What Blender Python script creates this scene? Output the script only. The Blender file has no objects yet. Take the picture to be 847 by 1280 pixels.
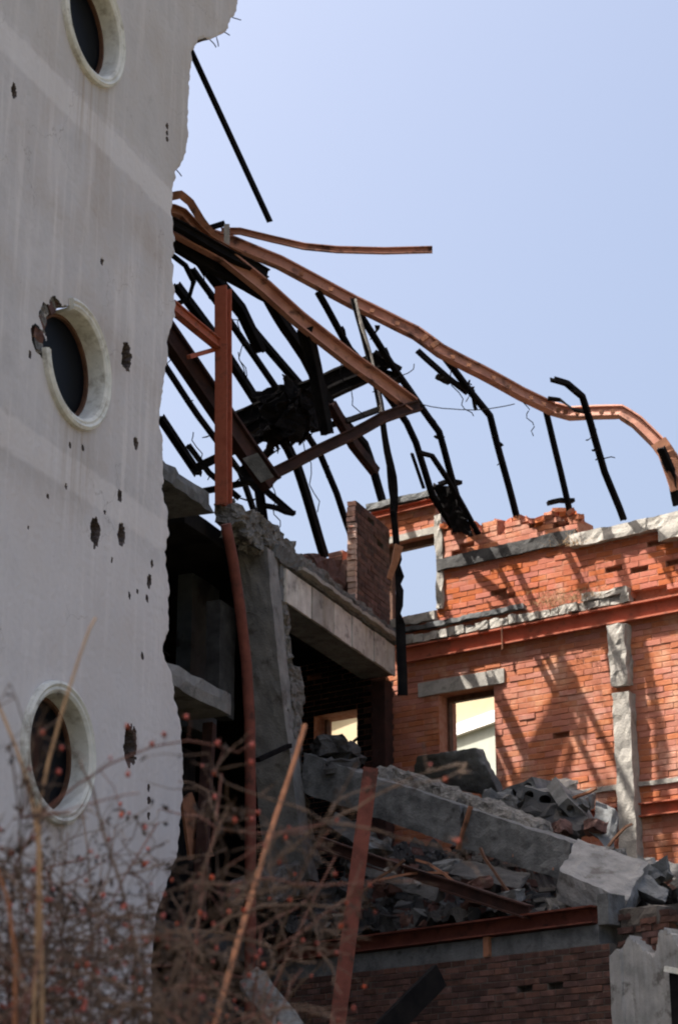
import bpy, bmesh, math, random
from mathutils import Vector, noise, Matrix
import numpy as np
random.seed(7)
sc = bpy.context.scene
col = sc.collection
R = math.radians

# ------------------------------------------------------------------ camera
CAMZ = 1.6
PITCH = R(19.3)
FPX = 2450.0                     # focal length in pixels of the 847x1280 photograph
cam = bpy.data.cameras.new('camera')
cam.sensor_fit = 'VERTICAL'; cam.sensor_height = 36.0; cam.sensor_width = 36.0
cam.lens = FPX / 1280 * 36.0
cam.clip_start = 0.1; cam.clip_end = 5000
cam.dof.use_dof = True; cam.dof.focus_distance = 21.5; cam.dof.aperture_fstop = 2.8
camo = bpy.data.objects.new('camera', cam); col.objects.link(camo)
camo.location = (0, 0, CAMZ); camo.rotation_euler = (R(90) + PITCH, 0, 0)
sc.camera = camo

# ------------------------------------------------------------------ sky and sun
SUN_EL = R(62)
sun_h = Vector((-0.992, -0.12)).normalized()          # towards the sun, in plan
SUN = Vector((sun_h.x * math.cos(SUN_EL), sun_h.y * math.cos(SUN_EL), math.sin(SUN_EL)))
w = bpy.data.worlds.new('World'); sc.world = w; w.use_nodes = True
nt = w.node_tree; bg = nt.nodes['Background']
sky = nt.nodes.new('ShaderNodeTexSky'); sky.sky_type = 'NISHITA'; sky.sun_disc = False
sky.sun_elevation = SUN_EL; sky.sun_rotation = math.atan2(sun_h.x, sun_h.y)
sky.altitude = 0; sky.air_density = 0.9; sky.dust_density = 9.0; sky.ozone_density = 0.3
nt.links.new(sky.outputs[0], bg.inputs[0]); bg.inputs[1].default_value = 0.09
sl = bpy.data.lights.new('sun', 'SUN'); sl.energy = 5.0; sl.angle = R(0.53); sl.color = (1.0, 0.93, 0.84)
so = bpy.data.objects.new('sun', sl); col.objects.link(so)
so.rotation_euler = SUN.to_track_quat('Z', 'Y').to_euler(); so.location = (-20, 0, 30)
sc.cycles.filter_width = 2.1
sc.view_settings.view_transform = 'Standard'; sc.view_settings.look = 'None'
sc.view_settings.gamma = 1; sc.view_settings.use_curve_mapping = False
sc.view_settings.exposure = 1.84

# ------------------------------------------------------------------ pixel -> place
def V3(p, z): return Vector((p.x, p.y, z))
CAM = Vector((0, 0, CAMZ))
def ray(x, y):
    u = x - 423.5; v = 640 - y
    return Vector((u, FPX*math.cos(PITCH) - v*math.sin(PITCH), FPX*math.sin(PITCH) + v*math.cos(PITCH)))
def hit(x, y, P, n):                     # vertical plane through P with plan normal n
    d = ray(x, y); return CAM + d * ((P.x*n.x + P.y*n.y) / (d.x*n.x + d.y*n.y))
def D(x, y, Y): d = ray(x, y); return CAM + d * (Y / d.y)
def hitz(x, y, z): d = ray(x, y); return CAM + d * ((z - CAMZ) / d.z)
az = R(21.6)
A = Vector((math.sin(az), math.cos(az))); WN = Vector((A.y, -A.x)); P0 = Vector((-2.43, 18.0))
def W(x, y, off=0): return hit(x, y, P0 - WN*off, WN)            # street facade plane, off = metres inward
def Wp(t, z, off=0): q = P0 + A*t - WN*off; return Vector((q.x, q.y, z))
def wt(q): return (Vector((q.x, q.y)) - P0).dot(A)
ak = R(53.4)
E_ = Vector((math.sin(ak), -math.cos(ak))); N_ = Vector((E_.y, -E_.x))
q = W(500, 800); K0 = Vector((q.x, q.y))
def K(x, y, o=0): return hit(x, y, K0 + N_*o, N_)                # brick wall plane, o = metres towards the room
def Kp(u, z, o=0): q = K0 + E_*u + N_*o; return Vector((q.x, q.y, z))
def ku(q): return (Vector((q.x, q.y)) - K0).dot(E_)
INW = Vector((-WN.x, -WN.y, 0)); OUTW = -INW; A3 = Vector((A.x, A.y, 0)); UP = Vector((0, 0, 1))
E3 = Vector((E_.x, E_.y, 0)); N3 = Vector((N_.x, N_.y, 0))

# ------------------------------------------------------------------ materials
def mat(name, c1, c2=None, scale=6.0, rough=0.9, bump=0.3, bscale=60.0, bdist=0.01, metal=0.0,
        spots=None, spot_scale=3.0, spot_lo=0.55, spot_hi=0.65, rnd=0.0, streak=None, detail=8):
    m = bpy.data.materials.new(name); m.use_nodes = True; t = m.node_tree; n = t.nodes; L = t.links.new
    b = n['Principled BSDF']; b.inputs['Roughness'].default_value = rough; b.inputs['Specular IOR Level'].default_value = .05 if rough > .94 else .25; b.inputs['Metallic'].default_value = metal
    tc = n.new('ShaderNodeNewGeometry')
    no = n.new('ShaderNodeTexNoise'); no.inputs['Scale'].default_value = scale; no.inputs['Detail'].default_value = detail
    no.inputs['Roughness'].default_value = 0.62
    L(tc.outputs['Position'], no.inputs['Vector'])
    rp = n.new('ShaderNodeValToRGB'); rp.color_ramp.elements[0].position = 0.33; rp.color_ramp.elements[1].position = 0.67
    rp.color_ramp.elements[0].color = (*c1, 1); rp.color_ramp.elements[1].color = (*(c2 or c1), 1)
    L(no.outputs['Fac'], rp.inputs['Fac']); out = rp.outputs['Color']
    def mixin(fac, c, mode='MIX'):
        nonlocal out
        mx = n.new('ShaderNodeMix'); mx.data_type = 'RGBA'; mx.blend_type = mode
        L(out, mx.inputs['A'])
        if isinstance(c, tuple): mx.inputs['B'].default_value = (*c, 1)
        else: L(c, mx.inputs['B'])
        if isinstance(fac, float): mx.inputs['Factor'].default_value = fac
        else: L(fac, mx.inputs['Factor'])
        out = mx.outputs['Result']
    if spots:
        n2 = n.new('ShaderNodeTexNoise'); n2.inputs['Scale'].default_value = spot_scale; n2.inputs['Detail'].default_value = 9
        n2.inputs['Roughness'].default_value = 0.65
        L(tc.outputs['Position'], n2.inputs['Vector'])
        mr = n.new('ShaderNodeMapRange'); mr.inputs['From Min'].default_value = spot_lo; mr.inputs['From Max'].default_value = spot_hi
        L(n2.outputs['Fac'], mr.inputs['Value']); mixin(mr.outputs[0], spots)
    if streak:
        mp = n.new('ShaderNodeMapping'); mp.inputs['Scale'].default_value = (9, 9, 0.7)
        L(tc.outputs['Position'], mp.inputs['Vector'])
        n3 = n.new('ShaderNodeTexNoise'); n3.inputs['Scale'].default_value = 1.0; n3.inputs['Detail'].default_value = 6
        L(mp.outputs[0], n3.inputs['Vector'])
        mr = n.new('ShaderNodeMapRange'); mr.inputs['From Min'].default_value = 0.52; mr.inputs['From Max'].default_value = 0.75
        mr.inputs['To Max'].default_value = 0.6
        L(n3.outputs['Fac'], mr.inputs['Value']); mixin(mr.outputs[0], streak)
    if rnd:
        oi = n.new('ShaderNodeObjectInfo'); ad = n.new('ShaderNodeMath'); ad.operation = 'ADD'
        L(oi.outputs['Random'], ad.inputs[0]); L(tc.outputs['Random Per Island'], ad.inputs[1])
        fr = n.new('ShaderNodeMath'); fr.operation = 'FRACT'; L(ad.outputs[0], fr.inputs[0])
        hs = n.new('ShaderNodeHueSaturation')
        m1 = n.new('ShaderNodeMapRange'); m1.inputs['To Min'].default_value = 1 - rnd; m1.inputs['To Max'].default_value = 1 + rnd
        L(fr.outputs[0], m1.inputs['Value']); L(m1.outputs[0], hs.inputs['Value'])
        mu = n.new('ShaderNodeMath'); mu.operation = 'MULTIPLY'; mu.inputs[1].default_value = 7.31; L(fr.outputs[0], mu.inputs[0])
        f2 = n.new('ShaderNodeMath'); f2.operation = 'FRACT'; L(mu.outputs[0], f2.inputs[0])
        m2 = n.new('ShaderNodeMapRange'); m2.inputs['To Min'].default_value = 0.494; m2.inputs['To Max'].default_value = 0.506
        L(f2.outputs[0], m2.inputs['Value']); L(m2.outputs[0], hs.inputs['Hue'])
        m3 = n.new('ShaderNodeMapRange'); m3.inputs['To Min'].default_value = 0.85; m3.inputs['To Max'].default_value = 1.06
        L(f2.outputs[0], m3.inputs['Value']); L(m3.outputs[0], hs.inputs['Saturation'])
        L(out, hs.inputs['Color']); out = hs.outputs['Color']
    L(out, b.inputs['Base Color'])
    if bump:
        nb = n.new('ShaderNodeTexNoise'); nb.inputs['Scale'].default_value = bscale; nb.inputs['Detail'].default_value = 8
        L(tc.outputs['Position'], nb.inputs['Vector'])
        bp = n.new('ShaderNodeBump'); bp.inputs['Strength'].default_value = bump; bp.inputs['Distance'].default_value = bdist
        L(nb.outputs['Fac'], bp.inputs['Height']); L(bp.outputs[0], b.inputs['Normal'])
    m['out'] = 0
    return m

M = {}
M['concrete'] = mat('concrete', (.06, .064, .067), (.155, .162, .166), 5, .92, .7, 40, .012, spots=(.04, .04, .04), spot_scale=2.5, streak=(.055, .055, .055))
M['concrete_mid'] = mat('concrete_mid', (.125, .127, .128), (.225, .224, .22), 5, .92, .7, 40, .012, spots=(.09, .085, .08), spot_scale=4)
M['concrete_dark'] = mat('concrete_sooty', (.022, .022, .023), (.065, .065, .065), 5, .92, .7, 40, .012, spots=(.03, .03, .03), spot_scale=2)  # dark grey; on the ring beam it holds a painted shadow
M['concrete_light'] = mat('concrete_pale', (.21, .20, .185), (.33, .315, .285), 7, .92, .7, 50, .012, spots=(.15, .14, .125), spot_scale=3.5)
M['concrete_raw'] = mat('concrete_raw_break', (.06, .058, .055), (.21, .205, .195), 18, .95, 1.0, 30, .03, spots=(.07, .07, .07), spot_scale=9)
M['board_face'] = mat('board_marked_concrete', (.34, .32, .30), (.52, .50, .46), 5, .9, .6, 45, .008, spots=(.2, .19, .18), spot_scale=4, rnd=.3, streak=(.24, .2, .14))
M['crater'] = mat('bare_masonry_hole', (.05, .042, .04), (.13, .11, .105), 25, .96, 1.0, 40, .02)
M['frame_white'] = mat('window_moulding', (.50, .52, .49), (.63, .64, .60), 8, .8, .3, 70, .006, spots=(.24, .225, .19), spot_scale=5, spot_lo=.52, spot_hi=.72, streak=(.36, .35, .32))
M['brick_a'] = mat('brick_orange', (.27, .068, .030), (.345, .098, .045), 4, .93, .6, 90, .006, spots=(.37, .20, .135), spot_scale=2.6, spot_lo=.58, spot_hi=.78, rnd=.075)
M['brick_b'] = mat('brick_pale', (.285, .088, .046), (.355, .128, .07), 4, .93, .6, 90, .006, spots=(.42, .24, .165), spot_scale=2.0, spot_lo=.5, spot_hi=.70, rnd=.075)
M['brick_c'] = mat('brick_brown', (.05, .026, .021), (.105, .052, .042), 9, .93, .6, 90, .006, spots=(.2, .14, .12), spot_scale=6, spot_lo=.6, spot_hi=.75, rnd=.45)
M['brick_end'] = mat('brick_limewashed', (.42, .27, .21), (.56, .41, .34), 9, .93, .6, 90, .006, spots=(.3, .13, .09), spot_scale=7, rnd=.1)  # paler brick: sun on the stub's end put into the colour
M['mortar'] = mat('mortar', (.26, .10, .062), (.36, .19, .135), 14, .95, .7, 60, .01)
M['mortar_c'] = mat('mortar_dark', (.06, .055, .05), (.11, .10, .09), 14, .95, .7, 60, .01)
M['steel_red'] = mat('steel_red_primer', (.24, .06, .032), (.36, .105, .06), 6, .75, .35, 60, .004, spots=(.10, .035, .022), spot_scale=6, spot_lo=.52, spot_hi=.7)
M['steel_pink'] = mat('steel_faded_primer', (.27, .12, .085), (.45, .235, .17), 3, .7, .35, 60, .004, spots=(.07, .032, .024), spot_scale=3.0, spot_lo=.52, spot_hi=.64)
M['steel_brown'] = mat('steel_brown_rust', (.018, .010, .009), (.05, .02, .015), 6, .8, .4, 60, .004, spots=(.05, .025, .02), spot_scale=4)
M['steel_dull'] = mat('steel_dull_red', (.085, .026, .018), (.15, .046, .032), 6, .85, .4, 60, .004, spots=(.05, .02, .015), spot_scale=4)
M['steel_rust'] = mat('steel_rust', (.17, .075, .045), (.30, .14, .08), 7, .85, .5, 60, .005, spots=(.07, .04, .03), spot_scale=4)
M['black'] = mat('charred_steel', (.005, .005, .006), (.012, .011, .011), 7, .95, .4, 50, .006, spots=(.06, .05, .035), spot_scale=2.2, spot_lo=.68, spot_hi=.76)
M['soot'] = mat('sooty_inside', (.006, .006, .007), (.02, .019, .019), 3, .95, .4, 30, .01)  # near-black: soot of the burnt rooms plus their shade, put into one colour
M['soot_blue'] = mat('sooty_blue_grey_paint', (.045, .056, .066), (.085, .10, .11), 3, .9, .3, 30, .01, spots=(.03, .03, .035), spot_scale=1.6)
M['wood_brown'] = mat('dark_wood', (.06, .03, .02), (.12, .06, .035), 10, .75, .4, 60, .004)
M['wood_tan'] = mat('weathered_stick', (.17, .07, .033), (.27, .12, .06), 12, .8, .4, 80, .003)
M['stalk'] = mat('dry_stalk', (.26, .16, .09), (.38, .25, .14), 12, .8, .3, 80, .003)
M['twig'] = mat('rose_twig', (.05, .036, .028), (.15, .10, .072), 9, .8, .3, 80, .003)
M['twig_red'] = mat('rose_twig_red', (.09, .042, .034), (.16, .075, .058), 9, .8, .3, 80, .003)
M['berry'] = mat('rose_hip', (.20, .022, .012), (.32, .05, .02), 30, .45, .1, 80, .002, rnd=.4)
M['leaf'] = mat('withered_leaf', (.012, .010, .010), (.05, .03, .02), 20, .85, .2, 80, .003, rnd=.5)
M['cream'] = mat('cream_render', (.27, .225, .145), (.32, .27, .18), 1.5, .9, .2, 20, .006)
M['white_trim'] = mat('white_trim', (.52, .52, .51), (.58, .58, .57), 2, .8, .1)
M['grey_green'] = mat('grey_green_render', (.22, .235, .20), (.27, .285, .25), 1.5, .9, .2, 20, .006)
M['tiles'] = mat('roof_sheet', (.20, .08, .06), (.28, .12, .09), 4, .8, .2)
M['ground'] = mat('soil', (.05, .045, .03), (.12, .10, .07), .8, .97, .8, 8, .05, spots=(.07, .085, .035), spot_scale=.4)
M['weed'] = mat('dry_weed', (.20, .13, .07), (.33, .22, .12), 9, .9, 0)
g = bpy.data.materials.new('dark_glass'); g.use_nodes = True; b = g.node_tree.nodes['Principled BSDF']
b.inputs['Base Color'].default_value = (.003, .004, .006, 1); b.inputs['Roughness'].default_value = .35; b.inputs['Specular IOR Level'].default_value = .05
M['glass'] = g

def plaster():
    m = mat('plaster', (.435, .428, .435), (.535, .527, .535), 2.2, .95, .55, 75, .006, spots=(.34, .30, .27), spot_scale=1.1, spot_lo=.46, spot_hi=.8, streak=(.63, .61, .605))
    t = m.node_tree; n = t.nodes; L = t.links.new
    b = n['Principled BSDF']; src = b.inputs['Base Color'].links[0].from_socket
    ge = n.new('ShaderNodeNewGeometry'); sp = n.new('ShaderNodeSeparateXYZ'); L(ge.outputs['Position'], sp.inputs[0])
    nz = n.new('ShaderNodeTexNoise'); nz.inputs['Scale'].default_value = 5; L(ge.outputs['Position'], nz.inputs['Vector'])
    def band(z0, z1, soft, colr, amt):
        nonlocal src
        ad = n.new('ShaderNodeMath'); ad.operation = 'MULTIPLY_ADD'; ad.inputs[1].default_value = .1; L(nz.outputs['Fac'], ad.inputs[0]); L(sp.outputs['Z'], ad.inputs[2])
        a = n.new('ShaderNodeMapRange'); a.interpolation_type = 'SMOOTHSTEP'; a.inputs['From Min'].default_value = z0; a.inputs['From Max'].default_value = z0 + soft
        c = n.new('ShaderNodeMapRange'); c.interpolation_type = 'SMOOTHSTEP'; c.inputs['From Min'].default_value = z1 - soft; c.inputs['From Max'].default_value = z1
        c.inputs['To Min'].default_value = amt; c.inputs['To Max'].default_value = 0
        L(ad.outputs[0], a.inputs['Value']); L(ad.outputs[0], c.inputs['Value'])
        mu = n.new('ShaderNodeMath'); mu.operation = 'MULTIPLY'; L(a.outputs[0], mu.inputs[0]); L(c.outputs[0], mu.inputs[1])
        mx = n.new('ShaderNodeMix'); mx.data_type = 'RGBA'; L(src, mx.inputs['A']); mx.inputs['B'].default_value = (*colr, 1); L(mu.outputs[0], mx.inputs['Factor'])
        src = mx.outputs['Result']
    band(11.88, 12.28, .06, (.60, .59, .59), .6)          # smooth repaired coat at each floor line
    band(8.02, 8.42, .06, (.66, .64, .635), .45)
    band(2.0, 8.05, .35, (.63, .61, .615), .45)
    band(12.3, 17.0, .06, (.40, .39, .37), .35)
    td = n.new('ShaderNodeVectorMath'); td.operation = 'DOT_PRODUCT'; td.inputs[1].default_value = (A.x, A.y, 0); L(ge.outputs['Position'], td.inputs[0])
    mp = n.new('ShaderNodeMapping'); mp.inputs['Scale'].default_value = (14, 14, .5); L(ge.outputs['Position'], mp.inputs['Vector'])
    ns = n.new('ShaderNodeTexNoise'); ns.inputs['Scale'].default_value = 1; ns.inputs['Detail'].default_value = 5; L(mp.outputs[0], ns.inputs['Vector'])
    sr = n.new('ShaderNodeMapRange'); sr.inputs['From Min'].default_value = .40; sr.inputs['From Max'].default_value = .72; L(ns.outputs['Fac'], sr.inputs['Value'])
    tw = P0.dot(A) - .36
    for zw_ in (13.17, 9.31, 5.45):
        sb = n.new('ShaderNodeMath'); sb.operation = 'SUBTRACT'; sb.inputs[1].default_value = tw; L(td.outputs['Value'], sb.inputs[0])
        ab = n.new('ShaderNodeMath'); ab.operation = 'ABSOLUTE'; L(sb.outputs[0], ab.inputs[0])
        m1 = n.new('ShaderNodeMapRange'); m1.interpolation_type = 'SMOOTHSTEP'; m1.inputs['From Min'].default_value = .55; m1.inputs['From Max'].default_value = .1; L(ab.outputs[0], m1.inputs['Value'])
        m2 = n.new('ShaderNodeMapRange'); m2.inputs['From Min'].default_value = zw_ - 2.0; m2.inputs['From Max'].default_value = zw_ - .55; L(sp.outputs['Z'], m2.inputs['Value'])
        m3 = n.new('ShaderNodeMapRange'); m3.inputs['From Min'].default_value = zw_ - .3; m3.inputs['From Max'].default_value = zw_ - .5; L(sp.outputs['Z'], m3.inputs['Value'])
        x1 = n.new('ShaderNodeMath'); x1.operation = 'MULTIPLY'; L(m1.outputs[0], x1.inputs[0]); L(m2.outputs[0], x1.inputs[1])
        x2 = n.new('ShaderNodeMath'); x2.operation = 'MULTIPLY'; L(x1.outputs[0], x2.inputs[0]); L(m3.outputs[0], x2.inputs[1])
        x3 = n.new('ShaderNodeMath'); x3.operation = 'MULTIPLY'; L(x2.outputs[0], x3.inputs[0]); L(sr.outputs[0], x3.inputs[1])
        mx = n.new('ShaderNodeMix'); mx.data_type = 'RGBA'; L(src, mx.inputs['A']); mx.inputs['B'].default_value = (.34, .29, .24, 1); L(x3.outputs[0], mx.inputs['Factor']); src = mx.outputs['Result']
    vo = n.new('ShaderNodeTexVoronoi'); vo.feature = 'DISTANCE_TO_EDGE'; vo.inputs['Scale'].default_value = 1.1
    dn = n.new('ShaderNodeTexNoise'); dn.inputs['Scale'].default_value = 4; dn.inputs['Detail'].default_value = 6; L(ge.outputs['Position'], dn.inputs['Vector'])
    dv = n.new('ShaderNodeVectorMath'); dv.operation = 'MULTIPLY_ADD'; dv.inputs[1].default_value = (.5, .5, .5); L(dn.outputs['Color'], dv.inputs[0]); L(ge.outputs['Position'], dv.inputs[2]); L(dv.outputs[0], vo.inputs['Vector'])
    c1 = n.new('ShaderNodeMapRange'); c1.inputs['From Min'].default_value = .006; c1.inputs['From Max'].default_value = .002; L(vo.outputs['Distance'], c1.inputs['Value'])
    c2 = n.new('ShaderNodeTexNoise'); c2.inputs['Scale'].default_value = .8; L(ge.outputs['Position'], c2.inputs['Vector'])
    c3 = n.new('ShaderNodeMapRange'); c3.inputs['From Min'].default_value = .5; c3.inputs['From Max'].default_value = .6; c3.inputs['To Max'].default_value = .6; L(c2.outputs['Fac'], c3.inputs['Value'])
    c4 = n.new('ShaderNodeMath'); c4.operation = 'MULTIPLY'; L(c1.outputs[0], c4.inputs[0]); L(c3.outputs[0], c4.inputs[1])
    mx = n.new('ShaderNodeMix'); mx.data_type = 'RGBA'; L(src, mx.inputs['A']); mx.inputs['B'].default_value = (.26, .24, .23, 1); L(c4.outputs[0], mx.inputs['Factor']); src = mx.outputs['Result']
    # fine dark pitting
    v = n.new('ShaderNodeTexNoise'); v.inputs['Scale'].default_value = 22; v.inputs['Detail'].default_value = 4; L(ge.outputs['Position'], v.inputs['Vector'])
    mr = n.new('ShaderNodeMapRange'); mr.inputs['From Min'].default_value = .70; mr.inputs['From Max'].default_value = .78; mr.inputs['To Max'].default_value = .55
    L(v.outputs['Fac'], mr.inputs['Value'])
    mx = n.new('ShaderNodeMix'); mx.data_type = 'RGBA'; L(src, mx.inputs['A']); mx.inputs['B'].default_value = (.23, .21, .20, 1); L(mr.outputs[0], mx.inputs['Factor'])
    L(mx.outputs['Result'], b.inputs['Base Color'])
    return m
M['plaster'] = plaster()
M['plaster_old'] = mat('plaster_weathered', (.20, .205, .205), (.34, .34, .335), 4, .95, .5, 60, .008, spots=(.12, .115, .11), spot_scale=5, streak=(.22, .22, .215))

# ------------------------------------------------------------------ object helpers
def tag(o, label=None, cat=None, group=None, kind=None):
    if label: o['label'] = label
    if cat: o['category'] = cat
    if group: o['group'] = group
    if kind or cat: o['kind'] = kind or 'thing'
    return o
def empty(name, loc, label, cat, group=None):
    o = bpy.data.objects.new(name, None); col.objects.link(o); o.location = loc; o.empty_display_size = .2
    return tag(o, label, cat, group, 'thing')
def mesh_obj(name, verts, faces, m, parent=None, smooth=False):
    me = bpy.data.meshes.new(name); me.from_pydata([tuple(v) for v in verts], [], faces); me.validate(); me.update()
    if m is not None: me.materials.append(M[m] if isinstance(m, str) else m)
    if smooth:
        for p in me.polygons: p.use_smooth = True
    o = bpy.data.objects.new(name, me); col.objects.link(o)
    if parent: put(o, parent)
    return o
def put(o, parent):
    o.parent = parent; bpy.context.view_layer.update() if False else None
    # parents here are unrotated, unscaled: cancel their plan offset
    off = Vector((0, 0, 0)); p = parent
    while p: off += p.location; p = p.parent
    o.location = o.location - off
    return o
def fixn(o):
    bm = bmesh.new(); bm.from_mesh(o.data); bmesh.ops.recalc_face_normals(bm, faces=bm.faces[:]); bm.to_mesh(o.data); bm.free(); return o

class MB:
    def __init__(s): s.v = []; s.f = []
    def add(s, v, f): n = len(s.v); s.v += list(v); s.f += [tuple(i + n for i in q) for q in f]
    def build(s, name, m, parent=None, smooth=False): return mesh_obj(name, s.v, s.f, m, parent, smooth)

def hexa(c, n=(1, 1, 1), amp=0.0, freq=3.0, seed=0, edge=0.0):
    """hexahedron: c = 8 corners (bottom-front-left, bfr, bbr, bbl, then top same order); subdivided and roughened"""
    nx, ny, nz = n; idx = {}; V = []; F = []
    def P(i, j, k):
        a, b_, d = i/nx, j/ny, k/nz
        lo = (c[0]*(1-a) + c[1]*a)*(1-b_) + (c[3]*(1-a) + c[2]*a)*b_
        hi = (c[4]*(1-a) + c[5]*a)*(1-b_) + (c[7]*(1-a) + c[6]*a)*b_
        return lo*(1-d) + hi*d
    ctr = sum(c, Vector())/8
    def vid(i, j, k):
        if (i, j, k) not in idx:
            p = P(i, j, k)
            if amp or edge:
                q = p*freq + Vector((seed*7.3, seed*3.1, seed*5.7))
                nv = noise.noise_vector(q)*.65 + noise.noise_vector(q*2.7)*.35
                p = p + nv*amp
                if edge:
                    ne = (i in (0, nx)) + (j in (0, ny)) + (k in (0, nz))
                    if ne >= 2:
                        e_ = edge*max(0, noise.noise(q*1.7) + .25)*(1.0 if ne == 2 else 1.6)
                        p = p + (ctr - p).normalized()*e_
            idx[(i, j, k)] = len(V); V.append(p)
        return idx[(i, j, k)]
    for i in range(nx):
        for j in range(ny):
            F.append((vid(i, j, 0), vid(i, j+1, 0), vid(i+1, j+1, 0), vid(i+1, j, 0)))
            F.append((vid(i, j, nz), vid(i+1, j, nz), vid(i+1, j+1, nz), vid(i, j+1, nz)))
    for i in range(nx):
        for k in range(nz):
            F.append((vid(i, 0, k), vid(i+1, 0, k), vid(i+1, 0, k+1), vid(i, 0, k+1)))
            F.append((vid(i, ny, k), vid(i, ny, k+1), vid(i+1, ny, k+1), vid(i+1, ny, k)))
    for j in range(ny):
        for k in range(nz):
            F.append((vid(0, j, k), vid(0, j, k+1), vid(0, j+1, k+1), vid(0, j+1, k)))
            F.append((vid(nx, j, k), vid(nx, j+1, k), vid(nx, j+1, k+1), vid(nx, j, k+1)))
    return V, F
def quadbox(bl, br, tr, tl, back, **k):
    """front quad (bottom-left, bottom-right, top-right, top-left) pushed back by a vector"""
    return hexa([bl, br, br + back, bl + back, tl, tr, tr + back, tl + back], **k)
def block(name, m, parent, bl, br, tr, tl, back, **k):
    v, f = quadbox(bl, br, tr, tl, back, **k); o = mesh_obj(name, v, f, m, parent); return fixn(o)
def wbox(name, m, parent, t0, t1, z0, z1, o0, o1, **k):      # facade coordinates, o0 < o1 inward
    return block(name, m, parent, Wp(t0, z0, o0), Wp(t1, z0, o0), Wp(t1, z1, o0), Wp(t0, z1, o0), INW*(o1-o0), **k)
def kbox(name, m, parent, u0, u1, z0, z1, o0, o1, **k):      # brick-wall coordinates, o0 = room side, o1 = behind (o0 > o1)
    return block(name, m, parent, Kp(u0, z0, o0), Kp(u1, z0, o0), Kp(u1, z1, o0), Kp(u0, z1, o0), N3*(o1-o0), **k)

def I_prof(w_, h_, t=.22):
    a, b_ = w_/2, h_/2; f = h_*.13; s_ = w_*t/2
    return [(-a, -b_), (a, -b_), (a, -b_+f), (s_, -b_+f), (s_, b_-f), (a, b_-f), (a, b_), (-a, b_), (-a, b_-f), (-s_, b_-f), (-s_, -b_+f), (-a, -b_+f)]
def C_prof(w_, h_):
    a, b_ = w_/2, h_/2; f = h_*.1; s_ = w_*.2
    return [(-a, -b_), (a, -b_), (a, -b_+f), (-a+s_, -b_+f), (-a+s_, b_-f), (a, b_-f), (a, b_), (-a, b_)]
def L_prof(w_, h_):
    a, b_ = w_/2, h_/2; s_ = min(w_, h_)*.2
    return [(-a, -b_), (a, -b_), (a, -b_+s_), (-a+s_, -b_+s_), (-a+s_, b_), (-a, b_)]
def B_prof(w_, h_): a, b_ = w_/2, h_/2; return [(-a, -b_), (a, -b_), (a, b_), (-a, b_)]
def O_prof(r, n=10): return [(r*math.cos(2*math.pi*i/n), r*math.sin(2*math.pi*i/n)) for i in range(n)]
def sweep(pts, prof, up=UP, sub=1, wob=0.0, seed=0, twist=0.0, taper=1.0):
    P = [Vector(p) for p in pts]
    if sub > 1:
        Q = []
        for a, b_ in zip(P, P[1:]):
            for i in range(sub): Q.append(a.lerp(b_, i/sub))
        P = Q + [P[-1]]
    if wob:
        for i in range(1, len(P)-1):
            P[i] = P[i] + noise.noise_vector(P[i]*1.4 + Vector((seed*3.3, 0, seed)))*wob
    V = []; F = []; n = len(prof)
    for i, p in enumerate(P):
        d = (P[min(i+1, len(P)-1)] - P[max(i-1, 0)]).normalized()
        s_ = d.cross(up)
        if s_.length < .05: s_ = d.cross(Vector((1, 0, 0)))
        s_.normalize(); u_ = s_.cross(d).normalized()
        if twist:
            an = twist*i/(len(P)-1); s_, u_ = s_*math.cos(an) + u_*math.sin(an), u_*math.cos(an) - s_*math.sin(an)
        k = 1 + (taper-1)*i/(len(P)-1)
        V += [p + s_*(x*k) + u_*(y*k) for x, y in prof]
    for i in range(len(P)-1):
        for j in range(n):
            a = i*n + j; b_ = i*n + (j+1) % n
            F.append((a, b_, b_+n, a+n))
    F.append(tuple(range(n-1, -1, -1))); F.append(tuple((len(P)-1)*n + j for j in range(n)))
    return V, F
def bar(name, m, parent, pts, prof, **k):
    v, f = sweep(pts, prof, **k); return fixn(mesh_obj(name, v, f, m, parent))

# ================================================================== SETTING
o = mesh_obj('ground', [(-1500, -1500, 0), (1500, -1500, 0), (1500, 1500, 0), (-1500, 1500, 0)], [(0, 1, 2, 3)], 'ground')
tag(o, 'bare earth with thin dry grass around the ruin', kind='structure')

# ================================================================== WHITE FACADE
ww = empty('facade_wall', Wp(0, 0), 'tall grey-white plastered wall with oval windows and broken right edge', 'wall')
edge_px = [(300, -300), (302, -150), (299, -40), (298, 0), (294, 18), (283, 38), (272, 44), (264, 51), (256, 47), (249, 50), (241, 62), (238, 90), (236, 150), (234, 185), (226, 208), (219, 214), (217, 240), (215, 268),
           (219, 300), (217, 330), (219, 372), (218, 395), (211, 424), (207, 470), (201, 505), (200, 530), (204, 560), (206, 596), (203, 612), (211, 640),
           (211, 665), (207, 690), (211, 720), (212, 760), (209, 795), (206, 815), (214, 838), (216, 860), (224, 895), (230, 940), (229, 990), (224, 1050), (214, 1100), (198, 1132), (192, 1180), (190, 1280), (196, 1400), (190, 1499)]
ez = []
for x, y in edge_px:
    q = W(x, y); ez.append((q.z, wt(q)))
ez.sort()
EZ = np.array([a for a, b_ in ez]); ET = np.array([b_ for a, b_ in ez])
def edge_t(z):
    return float(np.interp(z, EZ, ET)) + .05*noise.noise(Vector((0, 0, z*3.1))) + .045*noise.noise(Vector((4, 0, z*11)))*max(.2, noise.noise(Vector((2, 0, z*1.7)))+.6) + .012*noise.noise(Vector((9, 0, z*40)))
WIN = [(-.38, 13.17), (-.385, 9.31), (-.38, 5.45)]
RO = .60                                             # radius of the opening in the plaster
craters = []
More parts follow.
